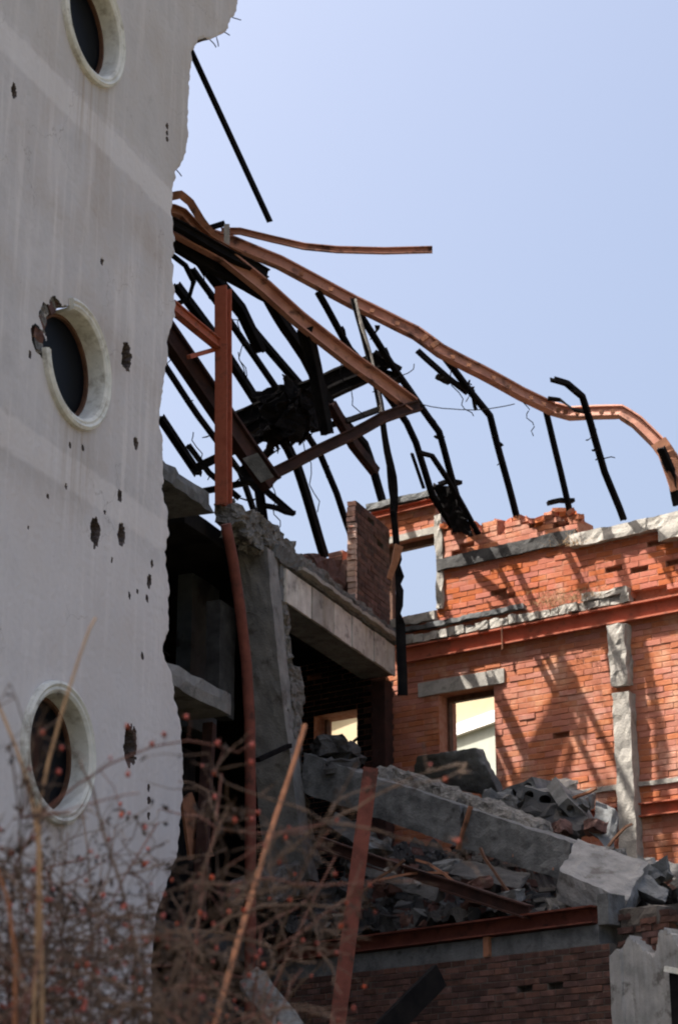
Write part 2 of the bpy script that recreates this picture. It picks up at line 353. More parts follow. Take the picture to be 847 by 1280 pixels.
for x, y, r, d in [(119, 665, .135, .20), (152, 668, .105, .10), (158, 446, .15, .16), (163, 932, .19, .20), (150, 620, .07, .08), (170, 553, .075, .08),
                   (18, 113, .08, .07), (187, 727, .075, .09), (184, 748, .04, .05), (190, 705, .045, .05), (209, 158, .04, .05), (209, 166, .035, .05), (209, 174, .04, .05),
                   (162, 745, .035, .05), (38, 443, .04, .05), (104, 560, .035, .04), (128, 327, .05, .05), (88, 556, .035, .03), (186, 1000, .05, .07), (186, 1020, .04, .06), (186, 985, .035, .05), (178, 820, .04, .05), (60, 620, .025, .03),
                   (131, 640, .025, .03), (140, 700, .025, .03), (172, 740, .03, .04), (83, 608, .035, .05), (36, 660, .022, .03)]:
    if r < .06: r *= .75
    elif r < .1: r *= .85
    q = W(x, y); craters.append((wt(q), q.z, r, d))
BROKEN = []                                          # plaster torn away beside the middle window
for x, y, r in [(60, 400, .16), (48, 425, .13), (70, 385, .12), (57, 440, .10)]:
    q = W(x, y); BROKEN.append((wt(q), q.z, r))
def in_hole(t, z):
    for a, b_ in WIN:
        if (t-a)**2 + (z-b_)**2 < (RO-.02)**2: return True
    nn = .05*noise.noise(Vector((t*7, z*7, 1)))
    for a, b_, r in BROKEN:
        if (t-a)**2 + (z-b_)**2 < (r+nn)**2: return True
    return False
zs = np.arange(2.2, 16.4, .0155); T0 = -2.7; NC = 280
V = []; F = []; holed = []; pit = set()
for z in zs:
    te = edge_t(float(z))
    for j in range(NC+1):
        a = j/NC; t = T0 + (te-T0)*a
        off = .004*noise.noise(Vector((t*3, z*3, 0))) + .0025*noise.noise(Vector((t*17, z*17, 3)))
        for ct, cz, cr, cd in craters:
            dx = t-ct; dz = z-cz
            if abs(dx) < cr*1.8 and abs(dz) < cr*1.8:
                r = math.hypot(dx*1.5, dz*.95)/cr + .35*noise.noise(Vector((t*25, z*25, cr)))
                if r < 1:
                    off += cd*(1-r**4)
                    if cd*(1-r**4) > .012: pit.add(len(V))
        if te-t < .05: off += (.05-(te-t))*.5*max(0, noise.noise(Vector((t*9, z*9, 2)))+.3)
        V.append(Wp(t, float(z), off)); holed.append(in_hole(t, float(z)))
nr = len(zs)
for i in range(nr-1):
    for j in range(NC):
        a = i*(NC+1)+j; q = (a, a+1, a+NC+2, a+NC+1)
        if sum(holed[k] for k in q) < 2: F.append(q)
# broken edge: torn thickness running inward
base = len(V); ND = 9
for i, z in enumerate(zs):
    z = float(z); p = V[i*(NC+1)+NC]
    for k in range(1, ND+1):
        o_ = .45*k/ND
        dt = .06*noise.noise(Vector((o_*9, z*6, 5))) + .035*noise.noise(Vector((o_*22, z*18, 7))) - .10*(k/ND)
        V.append(p + INW*o_ + A3*dt)
for i in range(nr-1):
    for k in range(ND):
        a = i*(NC+1)+NC if k == 0 else base + i*ND + k-1
        a2 = (i+1)*(NC+1)+NC if k == 0 else base + (i+1)*ND + k-1
        F.append((a, base+i*ND+k, base+(i+1)*ND+k, a2))
nfront = (nr-1)*NC
pl = mesh_obj('plaster_face', V, F, 'plaster', ww)
pl.data.materials.append(M['concrete_raw']); pl.data.materials.append(M['crater'])
for p in pl.data.polygons:
    if min(p.vertices) >= base or max(p.vertices) >= base: p.material_index = 1
# crater faces show raw masonry
for p in pl.data.polygons:
    if p.material_index == 0 and any(k in pit for k in p.vertices): p.material_index = 2
rng = random.Random(15); z = 2.6
while z < 16.2:
    hgt = rng.uniform(.06, .16)
    if rng.random() < .8:
        o0 = rng.uniform(.05, .1); te = edge_t(z) - .03; pr_ = rng.uniform(-.01, .045)
        wbox('edge_stone', rng.choice(('brick_c', 'concrete_raw', 'concrete_raw', 'concrete_mid')), ww, te-.2, te+pr_, z, z+hgt, o0, o0+rng.uniform(.1, .3), n=(3, 4, 3), amp=.035, freq=9, seed=int(z*31))
    z += hgt + rng.uniform(.0, .06)
for x, y, dx, dy in ((262, 50, 8, 9), (280, 40, 7, 4), (270, 46, 3, 12), (292, 22, 9, 3), (221, 212, 6, 8), (207, 815, 5, 5)):
    bar('rebar', 'black', ww, [W(x-6, y-4, .12), W(x, y, .12), W(x+dx*.6, y+dy*.5, .10), W(x+dx, y+dy, .12)], O_prof(.007, 5), sub=2, wob=.01)
# the rest of the wall out of the picture: left part, foot, top and the back sheet
wbox('plaster_face', 'plaster', ww, -20, T0, 0, 17, 0.0, .45)
wbox('wall_foot', 'plaster', ww, T0, 1.45, 0, 2.2, 0.0, .45)
wbox('wall_top', 'plaster', ww, T0, edge_t(16.38), 16.40, 17, 0.0, .45)
wbox('roof_slab', 'concrete', ww, -20, 2.2, 17.0, 17.25, -.15, 6)
wbox('rear_wall', 'soot', ww, -20, 5.4, 9.1, 17, 5.0, 5.3)  # right end run on unseen, to carry the slab added for shade
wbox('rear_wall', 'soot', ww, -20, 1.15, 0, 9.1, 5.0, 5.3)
wbox('roof_slab', 'concrete', ww, 2.21, 5.4, 17.0, 17.25, 1.9, 6)  # unseen slab, added so that its shadow falls on the rubble
wbox('pier', 'soot', ww, 5.0, 5.35, 9.1, 17, 4.6, 4.98)  # unseen support under the added slab
wbox('end_wall', 'soot', ww, -20, -19.7, 0, 17, .46, 5.0)
for z in (3.75, 7.45, 11.2, 14.9):
    wbox('floor_slab', 'soot', ww, -19.7, 1.45 if z < 14 else 2.0, z, z+.2, .7, 5.0)

def ring(t, z, prof, a0=0, a1=360, n=72, jag=0.0):
    """revolve a (radius, inward offset) profile round a window centre; a0..a1 in degrees, 0 = along +t, 90 = up"""
    V = []; F = []; m_ = len(prof); full = a1-a0 >= 360
    for i in range(n + (0 if full else 1)):
        an = R(a0 + (a1-a0)*i/n)
        for r, o_ in prof:
            V.append(Wp(t + r*math.cos(an), z + r*math.sin(an), o_))
    cnt = n if full else n
    for i in range(cnt):
        i2 = (i+1) % n if full else i+1
        for j in range(m_):
            j2 = (j+1) % m_
            F.append((i*m_+j, i2*m_+j, i2*m_+j2, i*m_+j2))
    if not full:
        F.append(tuple(range(m_))); F.append(tuple(n*m_+j for j in range(m_-1, -1, -1)))
    return V, F
for wi, (t, z) in enumerate(WIN):
    wo = bpy.data.objects.new('round_window', None); col.objects.link(wo); wo.location = Wp(t, z); put(wo, ww)
    wo['label'] = ['round window cut by the top of the picture', 'round window with its moulding knocked off on one side', 'round window behind the rose stems'][wi]
    a0, a1 = (0, 360) if wi != 1 else (-172, 108)
    mould = [(.66, .004), (.655, -.045), (.625, -.062), (.60, -.045), (.575, -.05), (.545, -.03), (.535, .01), (.528, .19), (.56, .19), (.57, .03), (.62, .01)]
    mo = mesh_obj('moulding', *ring(t, z, mould, a0, a1, 90), 'frame_white', wo, True); fixn(mo)
    es = mo.modifiers.new('edge', 'EDGE_SPLIT'); es.split_angle = R(38)
    if wi == 1:
        # bare masonry reveal where the moulding is gone
        V, F = ring(t, z, [(.60, .03), (.60, .18), (.68, .18), (.74, .03)], 104, 192, 26)
        rng = random.Random(5); V = [v + Vector((rng.uniform(-.02, .02), rng.uniform(-.02, .02), rng.uniform(-.03, .03))) for v in V]
        fixn(mesh_obj('torn_reveal', V, F, 'concrete_raw', wo))
        for k, an in enumerate((112, 126, 139, 152, 164, 177, 188)):
            r = .645 + .03*(k % 2); c = Wp(t + r*math.cos(R(an)), z + r*math.sin(R(an)), .10)
            d1 = (A3*math.cos(R(an)) + UP*math.sin(R(an))); d2 = (-A3*math.sin(R(an)) + UP*math.cos(R(an)))
            h = [c + d1*x*.07 + d2*y*.05 + INW*o_*.07 for (y, o_, x) in [(-1, -1, -1), (1, -1, -1), (1, 1, -1), (-1, 1, -1), (-1, -1, 1), (1, -1, 1), (1, 1, 1), (-1, 1, 1)]]
            v, f = hexa(h, (3, 3, 3), .03, 9, k); fixn(mesh_obj('brick', v, f, 'brick_c' if k % 3 else 'concrete_light', wo))
    fixn(mesh_obj('inner_frame', *ring(t, z, [(.529, .15), (.495, .15), (.495, .20), (.529, .20)], 0, 360, 64), 'wood_brown', wo))
    V = [Wp(t + .50*math.cos(2*math.pi*i/48), z + .50*math.sin(2*math.pi*i/48), .185) for i in range(48)]
    mesh_obj('pane', V, [tuple(range(48))], 'glass', wo)

# ================================================================== BURNT BUILDING BEHIND: concrete frame
cf = empty('gutted_building', Wp(4, 0), 'gutted sooty concrete building with bare column, floor slabs and lintel beam', 'building')
zc = W(240, 611).z
q0 = W(202, 583); q1 = W(279, 640)
ztop = W(240, 595).z
# upper slab with broken end
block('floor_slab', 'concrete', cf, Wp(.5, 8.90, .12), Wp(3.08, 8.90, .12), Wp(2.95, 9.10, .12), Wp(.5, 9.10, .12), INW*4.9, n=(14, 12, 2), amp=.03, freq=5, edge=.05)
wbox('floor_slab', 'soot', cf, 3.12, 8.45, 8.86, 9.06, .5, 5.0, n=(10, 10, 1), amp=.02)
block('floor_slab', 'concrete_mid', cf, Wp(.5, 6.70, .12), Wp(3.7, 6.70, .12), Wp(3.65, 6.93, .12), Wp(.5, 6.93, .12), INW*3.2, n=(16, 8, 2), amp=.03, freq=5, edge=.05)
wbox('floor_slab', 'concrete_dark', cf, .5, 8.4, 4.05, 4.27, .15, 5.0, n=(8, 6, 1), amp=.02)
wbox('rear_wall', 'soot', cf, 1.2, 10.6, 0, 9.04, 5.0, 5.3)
mesh_obj('floor_slab', [Wp(8.46, z, o_) for z in (8.87, 9.05) for o_ in (.5, 5.0)] + [Wp(t_, z, o_) for z in (8.87, 9.05) for t_, o_ in ((9.25, .5), (10.45, 5.0))],
         [(0, 1, 5, 4), (2, 6, 7, 3), (0, 4, 6, 2), (1, 3, 7, 5), (0, 2, 3, 1), (4, 5, 7, 6)], 'soot', cf)
# partitions in the dark room, soot and room shade put into their colour
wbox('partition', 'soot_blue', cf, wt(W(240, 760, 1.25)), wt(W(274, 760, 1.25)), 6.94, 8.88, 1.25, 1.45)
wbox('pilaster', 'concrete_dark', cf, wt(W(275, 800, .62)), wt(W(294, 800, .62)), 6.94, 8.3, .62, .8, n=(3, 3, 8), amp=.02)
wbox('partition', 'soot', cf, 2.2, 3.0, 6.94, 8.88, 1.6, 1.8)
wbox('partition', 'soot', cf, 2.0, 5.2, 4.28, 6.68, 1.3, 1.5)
wbox('post', 'steel_brown', cf, 3.25, 3.40, 4.28, 6.68, .75, .90)
bar('post', 'steel_brown', cf, [D(262, 905, 21.6), D(248, 1150, 21.4)], B_prof(.12, .12))
block('plate', 'steel_rust', cf, W(238, 1075, .5), W(268, 1070, .5), W(240, 990, .5), W(228, 1000, .5), INW*.03)

# main column: smooth face and torn edge
Lp = [(297, 668), (303, 760), (311, 860), (318, 950), (326, 1040), (337, 1112)]
Rp = [(334, 684), (342, 780), (352, 866), (363, 950), (374, 1040), (386, 1098)]
def stack(name, m, pl_, pr_, off, thick, parent, nx=6, amp=.012, freq=6, seed=0, rightpush=0.0, sub=6, endface=False):
    bk = A3*thick if endface else INW*thick
    V = []; F = []
    rows = []
    for i in range(len(pl_)-1):
        for s_ in range(sub): 
            a = s_/sub; rows.append(((pl_[i][0]*(1-a)+pl_[i+1][0]*a, pl_[i][1]*(1-a)+pl_[i+1][1]*a), (pr_[i][0]*(1-a)+pr_[i+1][0]*a, pr_[i][1]*(1-a)+pr_[i+1][1]*a)))
    rows.append((pl_[-1], pr_[-1]))
    per = []
    for ri, (l, r) in enumerate(rows):
        qr = W(*r, off); ql = hit(*l, qr, A) if endface else W(*l, off)
        loop = [ql.lerp(qr, i/nx) for i in range(nx+1)] + [qr + bk*(k/3) for k in (1, 2, 3)] + [(ql+bk).lerp(qr+bk, 1-i/2) for i in (1, 2)]
        loop = [p + (noise.noise_vector(p*freq + Vector((seed, 0, 0)))*.6 + noise.noise_vector(p*freq*2.6)*.4)*amp for p in loop]
        per.append(len(loop)); V += loop
    n = per[0]
    for i in range(len(rows)-1):
        for j in range(n):
            F.append((i*n+j, i*n+(j+1) % n, (i+1)*n+(j+1) % n, (i+1)*n+j))
    F.append(tuple(range(n))); F.append(tuple((len(rows)-1)*n+j for j in range(n-1, -1, -1)))
    return fixn(mesh_obj(name, V, F, m, parent))
stack('column', 'concrete_mid', Lp, Rp, 0.0, .3, cf, amp=.02, endface=True)
L2 = [(333, 684), (341, 780), (351, 866), (362, 950), (373, 1040), (384, 1092)]
R2 = [(352, 692), (362, 780), (367, 850), (377, 905), (384, 950), (392, 1000)]
R2 = [(352, 692), (363, 780), (368, 860), (378, 950), (392, 1040), (400, 1078)]
stack('torn_edge', 'concrete_raw', L2, R2, .05, .4, cf, nx=7, amp=.11, freq=8, seed=3, sub=16)
stack('torn_edge', 'concrete_raw', [(360, 830), (364, 870), (367, 920)], [(376, 836), (381, 872), (376, 925)], .0, .3, cf, nx=5, amp=.07, freq=8, seed=9, sub=10)
block('column_foot', 'concrete_raw', cf, W(338, 1128, .05), W(400, 1112, .05), W(392, 1070, .05), W(335, 1100, .05), INW*.5, n=(10, 6, 8), amp=.09, freq=6)
bar('crack_bar', 'black', cf, [W(322, 950, -.03), W(362, 932, -.03)], B_prof(.06, .05))
# broken masonry lump on the column head
rng = random.Random(3)
for k, (x, y, s_) in enumerate([(290, 648, .22), (303, 655, .25), (318, 664, .24), (332, 672, .24), (345, 684, .22), (298, 668, .2), (324, 678, .2), (285, 636, .14), (352, 694, .18), (312, 680, .2)]):
    c = W(x, y, .15 + .1*rng.random()); h = []
    for sz in (-.6, .6):
        for sx, so_ in ((-1, -1), (1, -1), (1, 1), (-1, 1)):
            h.append(c + A3*sx*s_*.7 + INW*so_*s_*.7 + UP*sz*s_*.75)
    v, f = hexa(h, (5, 5, 5), .12, 6, k); fixn(mesh_obj('broken_head', v, f, 'concrete_raw', cf))
# lintel beam with board marks: a row of panels
t0, t1 = wt(W(357, 735)), wt(W(494, 835))
nb = 10; tt = t0; rng = random.Random(12)
wbox('beam_core', 'concrete', cf, t0-.1, t1, 8.36, 8.80, .03, .5)
wid = [rng.uniform(.7, 1.3) for _ in range(nb)]; tot = sum(wid)
for k in range(nb):
    t2 = tt + (t1-t0)*wid[k]/tot
    wbox('panel', 'board_face', cf, tt+.005, t2-.005, 8.352, 8.77, rng.uniform(-.012, .006), .03, n=(2, 1, 3), amp=.006)
    tt = t2
block('cornice', 'concrete', cf, Wp(t0-.35, 8.80, -.02), Wp(t1, 8.80, -.02), Wp(t1, 8.95, -.06), Wp(t0-.35, 8.97, -.06), INW*.5, n=(60, 5, 3), amp=.05, freq=5, seed=2)
block('cornice', 'concrete_light', cf, Wp(t0+.3, 8.83, -.10), Wp(t1-.05, 8.83, -.10), Wp(t1-.05, 8.88, -.10), Wp(t0+.3, 8.88, -.10), INW*.2, n=(60, 2, 2), amp=.03, freq=6, seed=5)
block('cornice', 'concrete_raw', cf, Wp(t0-.5, 8.96, .02), Wp(t1, 8.96, .02), Wp(t1, 9.07, .05), Wp(t0-.5, 9.14, .05), INW*.5, n=(70, 5, 3), amp=.08, freq=5, seed=8)
pt0, pt1 = wt(W(384, 705, .4)), wt(W(441, 700, .4))
block('parapet', 'brick_c', cf, Wp(pt0, 9.0, .3), Wp(pt1-.06, 9.0, .3), Wp(pt1-.06, 9.72, .3), Wp(pt0, 9.5, .3), INW*.35, n=(14, 5, 8), amp=.12, freq=6, seed=5)
# sooty remains of the facade foot
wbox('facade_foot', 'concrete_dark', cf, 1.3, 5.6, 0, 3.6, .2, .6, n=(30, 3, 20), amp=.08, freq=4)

# ================================================================== BRICK WALL (far wall of the room)
BH, BL = .077, .25
def brick_wall(name, root, frame, u0, u1, z0, z1, occ, thick, matf, mortar, missing, limit=300, visible=None, jut=.004, seed=1, core_front=-.004, longer=1.0):
    """voxel core of mortar plus bricks laid in stretcher bond; frame(u, z, o) -> point"""
    rng = random.Random(seed); hw = BL/2
    nu = int(round((u1-u0)/hw)); nz = int(round((z1-z0)/BH))
    oc = [[occ(u0+(i+.5)*hw, z0+(k+.5)*BH) for k in range(nz)] for i in range(nu)]
    bricks = []; gone = set()
    for k in range(nz):
        i = -(k % 2)
        while i < nu:
            step = 2
            cells = [c for c in (i, i+1) if 0 <= c < nu and oc[c][k]]
            if cells:
                a, b_ = cells[0], cells[-1]+1
                uc = u0+(a+b_)/2*hw; zc_ = z0+(k+.5)*BH
                if rng.random() < missing(uc, zc_): gone.update((c, k) for c in cells)
                else: bricks.append((u0+a*hw, u0+b_*hw, z0+k*BH))
            i += step
    # core
    vi = {}; V = []; F = []
    def vid(i, k, o_):
        key = (i, k, o_)
        if key not in vi: vi[key] = len(V); V.append(frame(u0+i*hw, z0+k*BH, o_))
        return vi[key]
    fr = core_front; deep = -.11; bk = -thick
    def full(i, k): return 0 <= i < nu and 0 <= k < nz and oc[i][k]
    for i in range(nu):
        for k in range(nz):
            if not oc[i][k]: continue
            f_ = deep if (i, k) in gone else fr
            F.append((vid(i, k, f_), vid(i+1, k, f_), vid(i+1, k+1, f_), vid(i, k+1, f_)))
            F.append((vid(i, k, bk), vid(i, k+1, bk), vid(i+1, k+1, bk), vid(i+1, k, bk)))
            for di, dk, (p1, p2) in ((-1, 0, ((i, k), (i, k+1))), (1, 0, ((i+1, k), (i+1, k+1))), (0, -1, ((i, k), (i+1, k))), (0, 1, ((i, k+1), (i+1, k+1)))):
                if not full(i+di, k+dk):
                    F.append((vid(*p1, f_), vid(*p2, f_), vid(*p2, bk), vid(*p1, bk)))
                elif (i, k) in gone and (i+di, k+dk) not in gone:
                    F.append((vid(*p1, deep), vid(*p2, deep), vid(*p2, fr), vid(*p1, fr)))
    mesh_obj('mortar_core', V, F, mortar, root)
    # bricks
    meshes = {}
    def mesh_for(L, mname, var):
        key = (round(L, 3), mname, var)
        if key not in meshes:
            r2 = random.Random(hash(key) & 0xffff); l = L/2-.0035; h = BH/2-.0035; c = .005
            pts = [(-l, -h), (l, -h), (l, h), (-l, h)]
            V = []
            for sx, sz in ((-1, -1), (1, -1), (1, 1), (-1, 1)):
                V.append((sx*(l-c) + r2.uniform(-.004, .004), 0, sz*(h-c) + r2.uniform(-.003, .003)))
            for sx, sz in ((-1, -1), (1, -1), (1, 1), (-1, 1)): V.append((sx*l, -c, sz*h))
            for sx, sz in ((-1, -1), (1, -1), (1, 1), (-1, 1)): V.append((sx*l, -.10, sz*h))
            F = [(0, 1, 2, 3)] + [(4+i, 4+(i+1) % 4, (i+1) % 4, i) for i in range(4)] + [(8+i, 8+(i+1) % 4, 4+(i+1) % 4, 4+i) for i in range(4)]
            me = bpy.data.meshes.new('brick'); me.from_pydata(V, [], F); me.materials.append(M[mname]); meshes[key] = me
        return meshes[key]
    ex = (frame(1, 0, 0) - frame(0, 0, 0)); en = (frame(0, 0, 1) - frame(0, 0, 0))
    if ex.cross(en).z < 0: ex = -ex
    rotm = Matrix((ex, en, UP)).transposed()
    scored = []
    for (a, b_, z) in bricks:
        c = frame((a+b_)/2, z+BH/2, 0)
        vis = visible(c) if visible else True
        scored.append(((b_-a)/(c-CAM).length if vis else 0, a, b_, z))
    order = sorted(range(len(scored)), key=lambda i: -scored[i][0])
    single = set(i for i in order[:limit] if scored[i][0] > 0)
    mbs = {}
    for i, (s_, a, b_, z) in enumerate(scored):
        mname = matf((a+b_)/2, z); me = mesh_for(b_-a, mname, rng.randrange(5))
        c = frame((a+b_)/2 + rng.uniform(-.002, .002), z+BH/2, max(-.0015, min(.012, rng.gauss(.002, jut))))
        rm = rotm @ Matrix.Rotation(rng.gauss(0, .010), 3, 'Y') @ Matrix.Rotation(rng.gauss(0, .006), 3, 'Z')
        if i in single:
            o = bpy.data.objects.new('brick', me); col.objects.link(o); o.location = c; o.rotation_euler = rm.to_euler(); put(o, root)
        else:
            mb = mbs.setdefault(mname, MB()); mb.add([rm @ v.co + c for v in me.vertices], [tuple(p.vertices) for p in me.polygons])
    for mname, mb in mbs.items():
        o = mb.build('brickwork', mname, root); o['kind'] = 'stuff'
def proj(c):
    d = c - CAM; fw = Vector((0, math.cos(PITCH), math.sin(PITCH))); upv = Vector((0, -math.sin(PITCH), math.cos(PITCH)))
    k = FPX/d.dot(fw); return 423.5 + d.x*k, 640 - d.dot(upv)*k

kw = empty('brick_wall', Kp(2, 0), 'sunlit red brick wall with two steel beams and ragged top', 'wall')
def ktop(u):
    if u < -2.3: return 8.9
    if u < -.5: return 10.33 + .25*noise.noise(Vector((u*4, 0, 2)))
    if u < .68: return 10.86
    if u < 2.9: return 10.38 - .10*(u-.68) + .22*noise.noise(Vector((u*5, 3, 2))) 
    return 9.72
def kocc(u, z):
    if z > ktop(u): return False
    if -.5 < u < .63 and 9.22 < z < 10.37: return False
    if .58 < u < 1.47 and 6.75 < z < 8.05: return False
    if -1.46 < u < -.69 and 7.0 < z < 8.03: return False
    return True
HB = [(K(x, y), r) for x, y, r in [(770, 705, .12), (815, 690, .14), (790, 712, .10), (745, 690, .1), (655, 735, .09), (560, 745, .10), (840, 700, .1), (700, 715, .08), (630, 742, .10), (605, 755, .09)]]
def kmiss(u, z):
    for c, r in HB:
        if math.hypot(u-ku(c), z-c.z) < r*1.0: return .4
    if 8.75 < z < 8.95 and u > 3.2: return .6
    if 9.05 < z < 9.75: return .012
    if z > 10.0 and u > .68: return .12
    return .003
def kmat(u, z):
    if u < -.2 and z < 10.38: return 'brick_c' if z > 8.9 or u > -.6 else 'soot'  # bricks under the beam: the room's shade put into their near-black
    if z > 10.38 and u < .68: return 'brick_b'
    return 'brick_a' if z > 8.79 and z < 9.9 else 'brick_b'
def kvis(c):
    x, y = proj(c); return (500 < x < 847 and 640 < y < 1060)
brick_wall('k', kw, Kp, -2.5, 5.25, 4.35, 10.9, kocc, .42, kmat, 'mortar', kmiss, visible=kvis, jut=.004)
kbox('rear_core', 'soot', kw, -7.6, -2.53, 0, 9.0, -.05, -.42)
kbox('wall_foot', 'mortar', kw, -2.5, 5.25, 0, 4.34, -.03, -.42)
kbox('ring_beam', 'concrete_dark', kw, .66, 2.86, 9.79, 9.965, .05, -.3, n=(30, 3, 3), amp=.025, freq=5)  # shadow on this stretch of the band put into its darker concrete
kbox('ring_beam', 'concrete_light', kw, 2.80, 5.25, 9.70, 9.88, .09, -.42, n=(30, 4, 3), amp=.05, freq=4, seed=4)
kbox('coping_stone', 'concrete_light', kw, 4.12, 4.6, 9.52, 9.70, .14, -.1, n=(6, 4, 3), amp=.05, freq=5)
kbox('coping_slab', 'concrete', kw, -.50, .66, 10.90, 10.99, .10, -.42, n=(14, 4, 2), amp=.03, freq=5)
bar('lintel_channel', 'steel_red', kw, [Kp(-.48, 10.82, .04), Kp(.66, 10.82, .04)], C_prof(.07, .10))
kbox('window_lintel', 'concrete_light', kw, -.50, .66, 10.36, 10.46, .02, -.40, n=(8, 3, 1), amp=.012)
kbox('window_jamb', 'concrete_light', kw, .63, .74, 9.24, 10.62, .035, -.2, n=(3, 3, 16), amp=.04, freq=7)
rng = random.Random(77)
for k in range(60):
    uu = rng.uniform(.72, 2.95); zt = ktop(uu); c = Kp(uu, zt + rng.uniform(-.05, .05), rng.uniform(-.32, .0)); sx_, sy_, sz_ = rng.uniform(.05, .13), .055, .033
    rm = Matrix((E3, N3, UP)).transposed() @ Matrix.Rotation(rng.gauss(0, .6), 3, 'Z') @ Matrix.Rotation(rng.gauss(0, .22), 3, 'Y') @ Matrix.Rotation(rng.gauss(0, .22), 3, 'X')
    h = [c + rm @ Vector((a*sx_, b_*sy_, d_*sz_)) for d_ in (-1, 1) for a, b_ in ((-1, -1), (1, -1), (1, 1), (-1, 1))]
    v, f = hexa(h, (2, 2, 1), .022, 14, k); fixn(mesh_obj('brick', v, f, 'brick_b' if k % 3 else 'brick_a', kw))
# upper window frame
for a in ((-.30, -.21, 9.24, 10.35), (.585, .63, 9.24, 10.35)): kbox('window_frame', 'wood_brown', kw, *a, -.12, -.20)
kbox('window_frame', 'wood_brown', kw, -.21, .585, 10.27, 10.35, -.12, -.20); kbox('window_frame', 'wood_brown', kw, -.21, .585, 9.24, 9.29, -.12, -.20)
kbox('window_sill', 'concrete_light', kw, -.45, .62, 9.10, 9.22, .07, -.1, n=(10, 3, 2), amp=.04, freq=7)
# ledges over the long steel beam
kbox('stone_ledge', 'concrete', kw, -.05, 2.05, 8.99, 9.06, .10, -.05, n=(36, 3, 2), amp=.035, freq=5)
rng = random.Random(8); u = 0.0
while u < 3.55:
    L = rng.uniform(.12, .2)
    if rng.random() > .06:
        kbox('ledge_stone', 'concrete_light', kw, u+.006, u+L-.006, 8.815, 8.925 + rng.uniform(-.015, .02), .09 + rng.uniform(-.02, .025), -.05, n=(3, 2, 3), amp=.025, freq=9, seed=int(u*50))
    u += L
kbox('ledge_stone', 'concrete_light', kw, 2.95, 3.6, 8.93, 9.02, .11, -.05, n=(8, 3, 3), amp=.04, freq=6)
bar('steel_beam', 'steel_red', kw, [Kp(0.02, 8.675, .05), Kp(5.25, 8.675, .05)], C_prof(.09, .23))
bar('beam_strap', 'steel_rust', kw, [Kp(1.72, 8.80, .11), Kp(1.72, 8.48, .11)], B_prof(.03, .015))
bar('steel_beam', 'steel_red', kw, [Kp(2.4, 6.13, .04), Kp(5.25, 6.13, .04)], C_prof(.08, .17))
kbox('stone_course', 'concrete_light', kw, 2.2, 5.25, 6.43, 6.49, .03, -.05, n=(40, 2, 1), amp=.015, freq=8)
kbox('window_lintel', 'concrete_light', kw, .30, 1.68, 8.055, 8.25, .028, -.35, n=(14, 2, 3), amp=.012, freq=6)
for a in ((.58, .66, 6.76, 8.05), (1.42, 1.47, 6.76, 8.05)): kbox('window_frame', 'wood_brown', kw, *a, -.2, -.28)
kbox('window_frame', 'wood_brown', kw, .66, 1.42, 7.97, 8.05, -.2, -.28)
for a in ((-1.46, -1.42, 7.0, 8.03), (-.73, -.69, 7.0, 8.03)): kbox('window_frame', 'wood_brown', kw, *a, -.2, -.28)
bar('window_bar', 'black', kw, [Kp(-1.45, 7.35, -.15), Kp(-.7, 7.75, -.15)], B_prof(.03, .03))
# concrete pier standing against the wall, broken across
kbox('pier', 'concrete_light', kw, 3.36, 3.60, 5.3, 7.62, .17, .0, n=(5, 4, 26), amp=.03, freq=5)
kbox('pier', 'concrete_light', kw, 3.34, 3.58, 7.72, 8.52, .17, .0, n=(5, 4, 12), amp=.05, freq=5, seed=6)
kbox('post', 'steel_brown', kw, -.28, -.06, 5.0, 8.3, .30, .12)

# brick return wall standing on the concrete lintel beam (remains of the facade at the corner)
st0, st1 = wt(W(447, 700, .12)), wt(W(481, 720, .12))
sw = empty('brick_return', Wp(st0, 9.1), 'dark narrow brick wall stub beside the upper window opening', 'wall')
def Sf(u, z, o): return Wp(u, z, .12 - o)
ztop_s = W(455, 632, .12).z
print('stub', st0, st1, ztop_s)
def socc(u, z): return z < ztop_s - .1*max(0, noise.noise(Vector((u*9, 0, 5))))
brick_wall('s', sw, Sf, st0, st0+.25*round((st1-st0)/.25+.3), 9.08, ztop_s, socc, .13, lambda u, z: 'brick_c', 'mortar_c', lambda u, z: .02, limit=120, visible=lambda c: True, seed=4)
# its lit end face: brick ends, sunlight painted in with paler brick
rng = random.Random(2)
nzz = int((ztop_s-9.08)/BH)
for k in range(nzz):
    z = 9.08 + k*BH
    a = st0 - .035 - rng.uniform(0, .05)
    v, f = hexa([Wp(a, z+.006, .13), Wp(st0-.002, z+.006, .13), Wp(st0-.002, z+.006, .25), Wp(a, z+.006, .25), Wp(a, z+BH-.006, .13), Wp(st0-.002, z+BH-.006, .13), Wp(st0-.002, z+BH-.006, .25), Wp(a, z+BH-.006, .25)], (1, 2, 1), .012, 12, k)
    fixn(mesh_obj('brick', v, f, 'brick_end' if k < 15 else 'brick_c', sw))

